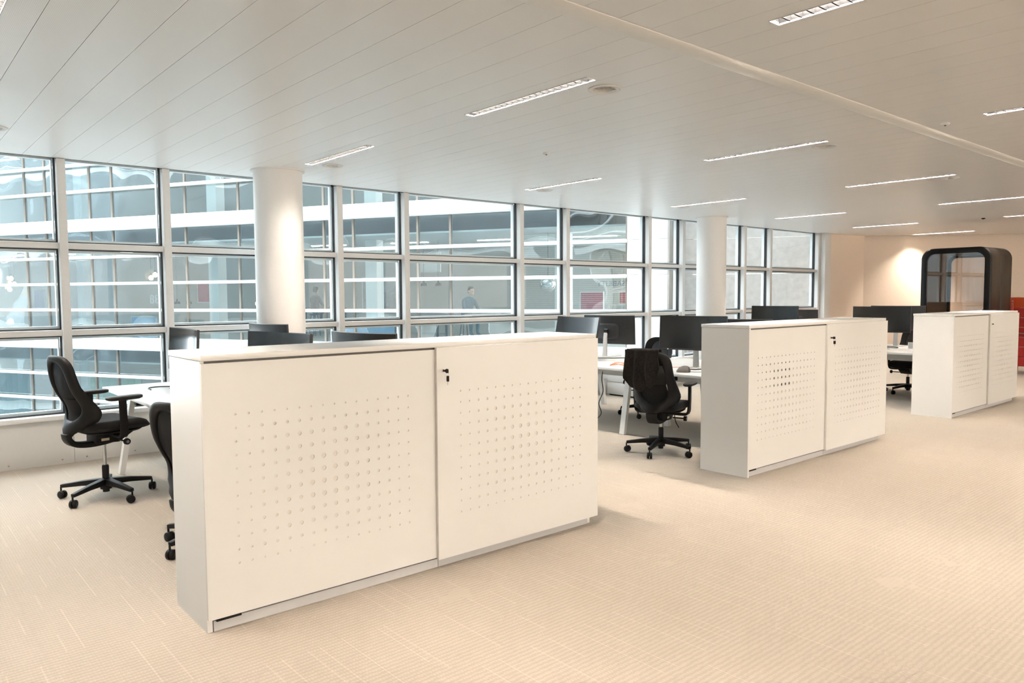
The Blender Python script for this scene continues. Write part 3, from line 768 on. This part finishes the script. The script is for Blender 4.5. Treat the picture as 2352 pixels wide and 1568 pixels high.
cable('mouse_cable', [(6.74, 4.90, z), (6.79, 4.83, z), (6.95, 4.72, z), (7.15, 4.70, z), (7.3, 4.8, z)], .003, CABLE, 'thin mouse lead on the middle desk')
cable('monitor_cable', [(6.78, 5.10, z), (6.86, 5.05, z+.01), (7.0, 5.02, z), (7.15, 4.98, z), (7.26, 5.0, z), (7.3, 5.1, z)], .006, CABLE, 'black monitor cable lying behind the mouse')
cable('monitor_cable', [(7.35, 6.85, z), (7.45, 6.7, z), (7.55, 6.5, z+.008), (7.6, 6.3, z), (7.75, 6.2, z), (7.85, 6.4, z)], .006, CABLE, 'black cable on the middle desk behind the silver stand')
cable('monitor_cable', [(11.75, 5.15, z), (11.82, 5.0, z+.01), (11.95, 4.9, z), (12.1, 4.95, z), (12.2, 5.1, z), (12.1, 5.25, z)], .006, CABLE, 'cable looped on the desk beside the farthest cabinet')
cable('chair_cable', [(7.30, 5.60, DZ-.08), (7.31, 5.56, .5), (7.29, 5.53, .25), (7.27, 5.50, .1), (7.30, 5.47, .012)], .006, CABLE, 'black cable hanging down behind the jacket chair')
ms = empty('computer_mouse', (6.70, 4.965, DZ), R(115), 'dark grey upright mouse on the middle desk', 'mouse')
GREYP = mat('warm_grey_plastic', (.13, .12, .11), .45, noise=.1)
rr = []
for zz, s_, sx in ((.0, 1, 0), (.016, 1.02, 0), (.040, .86, -.006), (.060, .6, -.014), (.070, .3, -.018)):
    rr.append([(x*s_+sx, y*s_, zz) for x, y in superell(.075, .052, 24, 2.6)])
mo = MB().loft(rr).build('shell', GREYP, ms, smooth=50)
MB().cyl((.038, -.006, .044), (.038, .006, .044), .012, n=14).build('wheel', BLK, ms, smooth=40)
kb = empty('keyboard', (7.1, 6.05, DZ), R(4), 'slim pale keyboard on the middle desk near the coiled orange cable', 'keyboard')
MB().box(-.065, .065, -.21, .21, .0, .010).build('case', SILVER, kb, bevel=.002)
ky = MB()
for a in range(5):
    for b in range(14): ky.box(-.058+a*.0235, -.058+a*.0235+.019, -.2+b*.0287, -.2+b*.0287+.024, .010, .014)
o = ky.build('keys', mat('white_keys', (.75, .75, .74), .5, noise=.02), kb); o['kind'] = 'stuff'
mg = empty('mug', (12.02, 4.72, DZ), R(60), 'white mug on the desk beside the farthest cabinet', 'mug')
MB().lathe([(.0, .006), (.033, .006), (.036, .095), (.040, .095), (.038, .0), (.0, .0)], 24, cap=False).build('cup', WHITE, mg, smooth=40)
MB().tube([(.038+.024*math.sin(a), 0, .05+.028*math.cos(a)) for a in [PI*i/10 for i in range(11)]], .005, 8).build('handle', WHITE, mg, smooth=60)
nb = empty('notebook', (12.25, 4.60, DZ), R(20), 'white notepad lying next to the mug', 'notebook')
MB().box(-.105, .105, -.075, .075, 0, .010).build('pages', WHITE, nb); MB().box(-.107, .107, -.077, .077, .0101, .012).build('cover', SILVER, nb)

# ================================================================== PHONE BOOTH AND SOFA
bt = empty('phone_booth', (15.0, 5.165, 0), R(-2), 'black rounded phone booth with glass front by the end wall', 'booth')
BW, BD, BH, BR = 1.17, 1.02, 2.41, .20
def booth_ring(o_, i_=0):
    return [(y, z) for y, z in rrect(-BW/2+o_, BW/2-o_, .02+o_, BH-o_, BR-o_*.6, 10)]
BSH = mat('booth_shell', (.018, .013, .009), .42, spec=.3, noise=.1); BIN = mat('booth_felt', (.36, .29, .22), .9, noise=.08, nscale=80)
def frame_loft(prof):
    mb = MB(); rings = []
    for x, ins in prof: rings.append([(x, y, z) for y, z in booth_ring(ins)])
    return mb.loft(rings, False)
frame_loft([(.03, .0), (.45, .0), (.46, .006), (.47, .0), (BD-.05, .0), (BD-.01, .03), (BD-.01, .085), (.05, .085)]).build('shell', BSH, bt, smooth=50)
frame_loft([(-.02, .10), (-.02, .02), (0, .0), (.035, .0), (.035, .10), (-.02, .10)]).build('front_frame', mat('gloss_black_frame', (.005, .005, .005), .4, spec=.2, noise=.05), bt, smooth=50)
frame_loft([(.04, .088), (BD-.02, .088), (BD-.02, .10), (.04, .10)]).build('lining', BIN, bt, smooth=50)
frame_loft([(BD-.10, .10), (BD-.06, .10), (BD-.06, .15), (BD-.10, .15), (BD-.10, .10)]).build('rear_frame', BSH, bt, smooth=50)
for nm, x, ins in (('glass_door', .0, .10), ('rear_pane', BD-.08, .145)):
    rg = booth_ring(ins); MB().loft([[(x, y, z_) for y, z_ in rg], [(x+.008, y, z_) for y, z_ in rg]]).build(nm, BOOTHG, bt)
MB().box(.45, .95, -.25, .25, 2.29, 2.305).build('ceiling_lamp', mat('booth_lamp', (.1, .09, .08), .5, noise=.05), bt)
MB().box(.70, BD-.12, -.46, .46, 1.02, 1.05).build('shelf', BIN, bt); MB().box(.02, .05, -.47, -.45, .9, 1.3).build('door_handle', BLK, bt, bevel=.004)
# sofa
RED = mat('red_upholstery', (.42, .018, .012), .85, noise=.12, nscale=250, bump=.4, bscale=500, sheen=.2)
ORG = mat('orange_upholstery', (.60, .075, .012), .85, noise=.1, nscale=250, bump=.4, bscale=500, sheen=.2)
sf = empty('high_back_sofa', (17.0, 3.68, 0), 0, 'red high-backed sofa with quilted panels at the right edge', 'sofa')
for k in range(6):
    z0 = .16+k*.19
    MB().box(.0, .07, .0, 1.18, z0, z0+.186).build('quilted_panel', RED, sf, bevel=.022, seg=3)
MB().box(0, .07, 0, 1.20, .16+6*.19, 1.50).build('quilted_panel', ORG, sf, bevel=.02, seg=3)
MB().box(.02, .78, 1.20, 1.27, .16, 1.50).build('side_wing', ORG, sf, bevel=.02, seg=3)
MB().box(.02, .78, -.08, -.01, .16, 1.50).build('side_wing', RED, sf, bevel=.02, seg=3)
MB().box(.08, .80, .0, 1.19, .30, .46).build('seat_cushion', RED, sf, bevel=.04, seg=3)
MB().box(.05, .78, .0, 1.19, .16, .30).build('seat_base', RED, sf, bevel=.01)
for x, y in ((.06, -.03), (.06, 1.22), (.72, -.03), (.72, 1.22)): MB().cyl((x, y, 0), (x, y, .17), .018, .022, n=12).build('foot', mat('red_metal', (.45, .03, .02), .4, noise=.05), sf, smooth=40)
MB().tube([(-.03, 1.12, .16), (-.03, 1.12, 1.38), (-.02, 1.12, 1.46), (.0, 1.12, 1.48)], .016, 8).build('frame_post', mat('red_metal'), sf, smooth=50)
MB().cyl((-.02, 1.12, .80), (-.02, .3, .80), .014, n=10).build('chrome_rail', CHROME, sf, smooth=40)
for z_ in (1.38, 1.43): MB().cyl((-.045, 1.12, z_), (-.055, 1.12, z_), .012, n=10).build('rivet', CHROME, sf, smooth=40)

# ================================================================== OUTSIDE: COURTYARD AND OPPOSITE BUILDING
FA = R(118.5)
gnd = MB().box(-70, 70, -70, 70, -8.2, -8.0).build('ground', mat('courtyard_paving', (.38, .38, .37), .9, noise=.15, nscale=2)); tag(gnd, 'grey courtyard paving far below the windows', kind='structure')
own = empty('outer_facade', (0, 0, 0), label='white outer bands of the office building itself', kind='structure')
FW = mat('facade_white', (.86, .88, .88), .45, noise=.01)
for z0, z1 in ((3.05, 3.55), (6.95, 7.45), (10.9, 11.4), (-.35, .35), (-4.3, -3.8)):
    if z0 > 0 or z1 < 0.4: MB().box(-8, 17, YW+.36, YW+.46, z0, z1 if z0 > 0 or z1 < 0 else .30).build('spandrel', FW, own)
for z0 in (4.5, 5.35, 6.2, 8.4, 9.25, 10.1, -1.2, -2.05, -2.9): MB().box(-8, 17, YW+.46, YW+.60, z0, z0+.10).build('louvre_bar', FW, own)
for k in range(9):
    MB().box(-8+k*2.9, -8+k*2.9+.06, YW+.30, YW+.40, 3.55, 12).build('post', mat('bronze_frame', (.20, .17, .14), .5, noise=.05), own)
MB().box(-8, 17, YW+.30, YW+.34, 3.55, 12).build('upper_glazing', mat('dark_glazing', (.12, .14, .16), .1, noise=.05), own)
MB().box(-8, 17, YW+.30, YW+.34, -8, -.35).build('lower_glazing', mat('dark_glazing'), own)

ww = empty('side_wing_building', (-9.0, 0.5, 0), R(90), 'banded white wing closing the courtyard on the left', 'building')
SG = mat('wing_glazing', (.24, .275, .30), .15, noise=.15, nscale=.6)
for z0 in (-7.5, -3.6, .3, 4.2, 8.1, 12.0):
    MB().box(0, 49, -.3, 0, z0-.45, z0).build('spandrel', FW, ww)
    MB().box(0, 49, -.5, -.4, z0, z0+3.45).build('glazing', SG, ww)
    for k in (1, 2, 3): MB().box(0, 49, -.08, .06, z0+k*.865-.05, z0+k*.865+.05).build('louvre_bar', FW, ww)
    for k in range(17): MB().box(k*3.0, k*3.0+.08, -.42, -.25, z0, z0+3.45).build('post', mat('bronze_frame'), ww)
ob = empty('office_building', (14.83, 11.46, 0), FA, 'opposite office building with white bands, louvre bars and wavy glass', 'building')
SLEN = 35.0
ZB = {'t': 4.18, 'b': 3.78}; FH = 3.9
BRZ = mat('bronze_mullion', (.21, .18, .15), .5, noise=.05)
ms_ = [1.02, 2.80, 3.82]
x = 5.85
sw_ = True
while x < SLEN: ms_.append(x); x += .99 if sw_ else 2.06; sw_ = not sw_
ms_.append(SLEN)
# local +y points towards us
span_me = {}
for fl_ in (-2, -1, 0, 1):
    zb = 3.78+fl_*FH; zt = 4.18+fl_*FH
    s0 = 1.0
    while s0 < SLEN:
        MB().box(s0+.006, s0+3.07-.006, -.02, .16, zb, zt).build('spandrel_panel', FW, ob, bevel=.004); s0 += 3.07
    MB().box(1.0, SLEN, -.01, .175, zb+.03, zb+.045).build('drip_line', mat('joint_grey', (.5, .52, .53), .6, noise=.02), ob)
    for k in (1, 2, 3):
        zl = zb-.02-k*.865+.02
        s0 = 1.0
        while s0 < SLEN:
            MB().box(s0+.004, s0+6.14-.004, .06, .20, zl-.045, zl+.045).build('louvre_bar', FW, ob, bevel=.006); s0 += 6.14
    # floor slab and ceiling inside
    MB().box(.4, SLEN, -7.5, -.05, zt-.42, zt-.12).build('floor_slab', mat('office_floor', (.36, .34, .31), .8, noise=.05), ob)
    for a, b in zip(ms_, ms_[1:]):
        MB().box(a+.03, b-.03, -.035, -.028, zt, zt+FH-.40).build('pane', FGLASS, ob)
    for a in ms_: MB().box(a-.03, a+.03, -.10, .0, zt, zt+FH-.40).build('mullion', BRZ, ob)
for fl_ in (-2, -1, 0):
    z0 = 4.18+fl_*FH-.12
    MB().box(.4, SLEN, -7.6, -7.5, z0, z0+3.5).build('rear_wall', mat('office_rear_wall', (.44, .42, .39), .8, noise=.05), ob)
    MB().box(.4, SLEN, -7.4, -.2, z0+3.15, z0+3.20).build('office_ceiling', mat('office_ceiling', (.62, .63, .62), .7, noise=.03), ob)
    for k in range(10):
        MB().box(2+k*3.07, 3.3+k*3.07, -3.2, -3.05, z0+3.13, z0+3.145).build('office_light', emit('office_lamp', (1, .95, .85), 32), ob)
    for k in range(5):
        MB().box(3.0+k*6.1, 3.4+k*6.1, -2.0, -1.6, z0, z0+3.15).build('office_column', WALLW, ob)
# pier and beige side wall in separate panels
for k in range(-9, 5):
    z0 = 1.22+k*.862
    MB().box(0.004, 1.0-.004, -.02, .08, z0+.006, z0+.856).build('pier_panel', FW, ob, bevel=.003)
    for a, b in ((-1.55, -.03), (-3.7, -1.56)):
        MB().box(a+.003, b-.003, -.60, -.50, z0+.004, z0+.858).build('stone_panel', stone_mat(), ob)
MB().box(-.03, .0, -.6, .07, -6.5, 5.6).build('pier_return', stone_mat(), ob)

def at(s, inn, z): return Matrix.Translation(Vector((14.83, 11.46, 0))) @ Matrix.Rotation(FA, 4, 'Z') @ Vector((s, -inn, z))
Z0 = .16   # floor of the storey opposite
def inside(name, s, inn, label, cat, z=Z0, rz=0):
    p = at(s, inn, z); return empty(name, p, FA+rz, label, cat)
# people
def person(name, s, inn, z, face, label, top, legs, joints):
    root = inside(name, s, inn, label, 'person', z, face)
    me = bpy.data.meshes.new('body'); names = list(joints)
    me.from_pydata([tuple(Vector(joints[n][:3])*S) for n in names], [(names.index(a), names.index(b)) for a, b in JE], [])
    o = bpy.data.objects.new('body', me); COL.objects.link(o); o.parent = root
    sk = o.modifiers.new('skin', 'SKIN'); layer = me.skin_vertices[0].data if me.skin_vertices else None
    if layer is None:
        bm = bmesh.new(); bm.from_mesh(me); bm.verts.layers.skin.verify(); bm.to_mesh(me); bm.free(); layer = me.skin_vertices[0].data
    for i, n in enumerate(names):
        r = joints[n][3]*S; layer[i].radius = (r, r); layer[i].use_root = (n == 'pelvis')
    sb = o.modifiers.new('subdivision', 'SUBSURF'); sb.levels = 1; sb.render_levels = 1
    me.materials.append(top)
    return root
JE = [('pelvis', 'waist'), ('waist', 'chest'), ('chest', 'neck'), ('chest', 'shl'), ('shl', 'ell'), ('ell', 'wrl'), ('chest', 'shr'), ('shr', 'elr'), ('elr', 'wrr'),
      ('pelvis', 'hil'), ('hil', 'knl'), ('knl', 'anl'), ('anl', 'tol'), ('pelvis', 'hir'), ('hir', 'knr'), ('knr', 'anr'), ('anr', 'tor')]
def seated(lean, sh):
    return {'pelvis': (0, 0, sh+.09, .15), 'waist': (.02+lean*.3, 0, sh+.28, .135), 'chest': (.03+lean*.8, 0, sh+.52, .150), 'neck': (.03+lean*1.1, 0, sh+.70, .058),
            'shl': (.03+lean*.8, .19, sh+.58, .070), 'ell': (.10+lean, .26, sh+.33, .048), 'wrl': (.36+lean, .16, sh+.30, .034),
            'shr': (.03+lean*.8, -.19, sh+.58, .070), 'elr': (.10+lean, -.26, sh+.33, .048), 'wrr': (.36+lean, -.16, sh+.30, .034),
            'hil': (.05, .10, sh+.08, .095), 'knl': (.46, .12, sh+.08, .068), 'anl': (.44, .12, sh-.36, .045), 'tol': (.58, .12, sh-.42, .036),
            'hir': (.05, -.10, sh+.08, .095), 'knr': (.46, -.12, sh+.08, .068), 'anr': (.44, -.12, sh-.36, .045), 'tor': (.58, -.12, sh-.42, .036)}
SKIN = mat('skin', (.50, .30, .21), .55, noise=.05); HAIR = mat('dark_hair', (.02, .015, .012), .7, noise=.3, nscale=80)
def head(root, x, z, tilt=0):
    h = MB(); rr = []
    for zz, a, b, cx in ((-.12, .045, .040, .03), (-.105, .066, .055, .025), (-.06, .085, .068, .012), (0, .098, .077, 0), (.06, .094, .075, -.005), (.10, .07, .058, -.01), (.122, .035, .03, -.01)):
        rr.append([(x+cx+p[0], p[1], z+zz) for p in superell(a, b, 20, 2.2)])
    h.loft(rr)
    h.loft([[(x+.098, p[0]*.012, z-.01+p[1]*.02) for p in superell(1, 1, 8, 2)], [(x+.125, p[0]*.008, z-.025+p[1]*.012) for p in superell(1, 1, 8, 2)]])
    for sg in (1, -1): h.loft([[(x-.005+p[0]*.018, sg*.072, z-.015+p[1]*.03) for p in superell(1, 1, 10, 2)], [(x-.012+p[0]*.014, sg*.088, z-.01+p[1]*.028) for p in superell(1, 1, 10, 2)]])
    hd = h.build('head', SKIN, root, smooth=60)
    fc = MB()
    for sg in (1, -1): fc.lathe([(.0, .004), (.010, .0), (.0, -.004)], 10, (x+.094, sg*.032, z+.012))
    fc.build('eyes', BLK, hd, smooth=60)
    MB().box(x+.092, x+.100, -.024, .024, z-.062, z-.054).build('mouth', mat('lips', (.35, .14, .11), .6, noise=.05), hd, bevel=.003)
    hr = MB(); rr = []
    for zz, a, b, cx in ((-.07, .060, .060, -.040), (-.03, .080, .078, -.028), (.02, .092, .084, -.016), (.07, .096, .081, -.008), (.11, .076, .064, -.010), (.134, .036, .032, -.012)):
        rr.append([(x+cx+p[0], p[1], z+zz) for p in superell(a, b, 20, 2.2)])
    hr.loft(rr).build('hair', HAIR, hd, smooth=60)
def hands(root, jt):
    for n, e in (('wrl', 'ell'), ('wrr', 'elr')):
        w = Vector(jt[n][:3]); d_ = (w-Vector(jt[e][:3])).normalized(); sd = d_.cross(Vector((0, 0, 1))).normalized(); out = 1 if n == 'wrl' else -1
        hm = MB(); hm.bar([w-d_*.02, w+d_*.04, w+d_*.085], [(.05, .03), (.075, .028), (.07, .022)], side=sd)
        for k in range(4):
            b_ = w+d_*.08+sd*(-.027+.018*k); L_ = (.06, .07, .066, .052)[k]
            hm.tube([b_, b_+d_*L_*.5-Vector((0, 0, .006)), b_+d_*L_-Vector((0, 0, .022))], [.009, .008, .006], 6)
        b_ = w+d_*.02-sd*.03*out
        hm.tube([b_, b_+d_*.03-sd*.02*out, b_+d_*.06-sd*.024*out-Vector((0, 0, .01))], [.011, .009, .007], 6)
        hm.build('hand', SKIN, root, smooth=60)
BROWN = mat('brown_knit', (.115, .095, .08), .9, noise=.15, nscale=60); TEAL = mat('teal_knit', (.02, .09, .12), .9, noise=.15, nscale=60)
j1 = seated(.04, .80); p1 = person('person', 13.55, 4.6, Z0, PI+PI/2-R(10), 'person in brown jumper seated on a stool across the courtyard', BROWN, None, j1); head(p1, .10, 1.66); hands(p1, j1)
j2 = seated(.20, .46); p2 = person('person', 6.15, 1.6, Z0+.25, PI/2+R(60), 'person in teal jumper leaning forward across the courtyard', TEAL, None, j2); head(p2, .30, 1.32); hands(p2, j2)
def stool(s, inn, z, h, label, rz=0):
    r_ = inside('stool', s, inn, label, 'stool', z, rz)
    MB().lathe([(.0, h-.05), (.17, h-.05), (.19, h-.02), (.18, h), (.0, h)], 24).build('seat', BLK, r_, smooth=40)
    for k in range(4):
        a = PI/4+k*PI/2; MB().cyl((.12*math.cos(a), .12*math.sin(a), h-.05), (.2*math.cos(a), .2*math.sin(a), 0), .014, n=8).build('leg', BLK, r_, smooth=40)
    ring = [(.17*math.cos(2*PI*i/24), .17*math.sin(2*PI*i/24), .28) for i in range(25)]
    MB().tube(ring, .009, 6).build('foot_ring', CHROME, r_, smooth=60)
stool(13.55, 4.6, Z0, .80, 'black stool under the person in brown across the courtyard')
stool(6.15, 1.6, Z0, .71, 'black stool under the person in teal across the courtyard')
def table(s, inn, w, d_, h, label, m, z=Z0):
    r_ = inside('table', s, inn, label, 'table', z)
    MB().box(-w/2, w/2, -d_/2, d_/2, h-.04, h).build('table_top', m, r_, bevel=.004)
    for a in (-1, 1):
        for b in (-1, 1): MB().box(a*(w/2-.06)-.025, a*(w/2-.06)+.025, b*(d_/2-.06)-.025, b*(d_/2-.06)+.025, 0, h-.04).build('leg', BLK, r_)
    return r_
WOODT = mat('oak_top', (.42, .30, .20), .5, noise=.1)
table(13.9, 5.5, 1.9, .7, 1.05, 'tall table in front of the seated person across the courtyard', WOODT)
table(7.5, 1.4, 1.5, .7, .75, 'table beside the leaning person across the courtyard', WOODT)
GRN = mat('mint_plastic', (.36, .52, .38), .5, noise=.05); TLP = mat('teal_plastic', (.03, .22, .24), .5, noise=.1)
ZL = Z0-FH
table(20.6, 2.2, 4.2, 1.4, .80, 'pale table on the lower floor across the courtyard', mat('pale_top', (.55, .50, .44), .6, noise=.05), ZL)
for q, (s, i, hh, m_, lb) in enumerate(((19.4, 1.1, 2.5, GRN, 'mint green divider at the lower floor glass'), (25.2, 1.3, 2.6, TLP, 'teal divider on the lower floor at the far left'))):
    r_ = inside('divider', s, i, lb, 'divider', ZL)
    for k in range(8): MB().box(-1.2+k*.3, -.92+k*.3, -.03, .03, .06, hh).build('slat', m_, r_, bevel=.006)
    MB().box(-1.25, 1.25, -.06, .06, 0, .06).build('foot', BLK, r_)
# coloured boards, posters, lamps behind the glass opposite
def board(name, s, inn, z0, z1, w, m, label, cat):
    r_ = inside(name, s, inn, label, cat, z0)
    MB().box(-w/2, w/2, -.02, .02, 0, z1-z0).build('board', m, r_, bevel=.003)
    f = MB(); h = z1-z0
    for q in ((-w/2-.02, -w/2, 0, h), (w/2, w/2+.02, 0, h), (-w/2-.02, w/2+.02, -.02, 0), (-w/2-.02, w/2+.02, h, h+.02)): f.box(q[0], q[1], -.025, .03, q[2], q[3])
    f.build('edge', SILVER, r_); return r_
REDB = mat('red_board', (.42, .05, .07), .6, noise=.1); VIO = mat('violet_board', (.42, .40, .62), .6, noise=.08); BLU = mat('blue_board', (.16, .34, .55), .6, noise=.08)
board('notice_board', 16.7, 2.6, 1.42, 2.15, .62, REDB, 'dark red board on a wall across the courtyard', 'board')
board('poster', 24.7, 2.4, 1.0, 1.9, .55, VIO, 'violet poster across the courtyard at the far left', 'poster')
board('screen_panel', 2.28, 1.4, 1.0, 1.66, .62, REDB, 'red panel low behind the glass near the white pier', 'panel')
board('screen_panel', 1.38, 1.4, 1.36, 1.66, .26, REDB, 'narrow red panel beside the white pier', 'panel')
board('blue_panel', 9.1, 1.2, .20, .84, 1.8, BLU, 'blue panel low behind the glass across the courtyard', 'panel')
board('blue_panel', 18.1, 1.2, .20, .92, 1.1, BLU, 'blue panel low behind the glass, left of the front column', 'panel')
board('white_board', 7.97, 3.0, 2.36, 2.95, .66, WALLW, 'white board on the wall across the courtyard', 'board')
board('notice_board', 9.95, 3.2, 1.1, 2.2, 1.3, mat('grey_board', (.34, .32, .31), .8, noise=.25, nscale=14), 'grey speckled board across the courtyard', 'board')
GLOW = emit('warm_bulb', (1, .55, .25), 12)
for s, i, zz, lb in ((24.58, 1.2, 2.33, 'highest warm pendant bulb at the far left across the courtyard'), (24.97, 1.6, 2.13, 'middle warm pendant bulb at the far left across the courtyard'), (24.96, 1.4, 1.93, 'lowest warm pendant bulb at the far left across the courtyard'),
                 (17.85, 1.5, 2.37, 'warm pendant bulb above the blue panel across the courtyard'), (18.35, 1.8, 2.28, 'warm pendant bulb lower left of its neighbour across the courtyard'), (13.1, 1.0, 1.38, 'round warm lamp beside the front column across the courtyard')):
    r_ = inside('pendant_lamp', s, i, lb, 'lamp', zz)
    MB().lathe([(.0, -.09), (.05, -.075), (.08, -.02), (.075, .03), (.04, .07), (.02, .09), (.0, .09)], 18).build('bulb', GLOW, r_, smooth=60)
    MB().cyl((0, 0, .09), (0, 0, .16), .022, n=10).build('socket', BLK, r_, smooth=40)
    MB().cyl((0, 0, .16), (0, 0, Z0+3.10-zz), .005, n=6).build('cord', BLK, r_)
for s, i, lb in ((17.6, 2.2, 'small dark pendant lamp left of the red board'), (17.07, 2.2, 'small dark pendant lamp next to the red board'), (7.76, 2.1, 'dark pendant lamp in front of the white board'), (7.27, 2.1, 'dark pendant lamp right of the white board')):
    HZ = 1.38 if s > 10 else 1.92
    r_ = inside('hanging_lamp', s, i, lb, 'lamp', HZ)
    MB().lathe([(.0, .14), (.025, .14), (.03, .08), (.085, .05), (.10, -.02), (.09, -.02), (.07, .03), (.0, .05)], 20).build('shade', BLK, r_, smooth=40)
    MB().cyl((0, 0, .14), (0, 0, Z0+3.10-HZ), .005, n=6).build('cord', BLK, r_)
# glass ball ornament in the bay near the pier
r_ = inside('glass_globe', 3.37, .9, 'shiny silver globe hanging behind the glass near the white pier', 'ornament', 1.89)
MB().lathe([(.22*math.sin(PI*i/14), -.22*math.cos(PI*i/14)) for i in range(15)], 24, cap=False).build('globe', mat('mirror_globe', (.75, .72, .70), .12, metal=1, noise=.05), r_, smooth=80)
MB().cyl((0, 0, .22), (0, 0, Z0+3.1-1.89), .006, n=6).build('cord', BLK, r_)
# roller blinds: fine slats in the bays next to the pier
bl = MB()
for a, b in ((1.05, 2.77), (2.83, 3.79)):
    for k in range(44): bl.box(a, b, .0, .010, 1.0+k*.05, 1.0+k*.05+.006)
r_ = empty('venetian_blind', (14.83, 11.46, 0), FA, 'pale open venetian blind behind the glass beside the white pier', 'blind')
o = bl.build('slats', mat('blind_slat', (.62, .62, .60), .5, noise=.02), r_, loc=(0, -.14, 0)); o['kind'] = 'stuff'
# lettering on the wall over there, read from behind, so mirrored
def lettering(txt, s, inn, z, size, m, label):
    cu = bpy.data.curves.new('lettering', 'FONT'); cu.body = txt; cu.size = size*S; cu.extrude = .004; cu.align_x = 'LEFT'
    o = bpy.data.objects.new('lettering', cu); COL.objects.link(o)
    dg = bpy.context.evaluated_depsgraph_get(); me = bpy.data.meshes.new_from_object(o.evaluated_get(dg)); bpy.data.objects.remove(o)
    me.materials.append(m)
    o = link('lettering', me, None)
    # reading direction runs with the facade axis s, which shows mirrored from our side
    o.matrix_world = Matrix.Translation(at(s, inn, z)*S) @ Matrix.Rotation(FA, 4, 'Z') @ Matrix(((1, 0, 0, 0), (0, 0, -1, 0), (0, 1, 0, 0), (0, 0, 0, 1)))
    return tag(o, label, 'lettering')
DBLUE = mat('blue_letter', (.05, .12, .18), .6, noise=.05); DRED = mat('red_letter', (.40, .06, .09), .6, noise=.05); PALE = mat('pale_letter', (.62, .58, .58), .6, noise=.05)
lettering('RESPONSABILITY', .46, .45, 1.815, .19, DBLUE, 'mirrored blue word lettering behind the glass beside the white pier')
lettering('SECURITY', .86, .5, 2.035, .15, DRED, 'mirrored red word lettering above the blue lettering beside the pier')
lettering('38', 16.98, .8, 1.39, .42, PALE, 'large pale mirrored number behind the glass left of the front column')
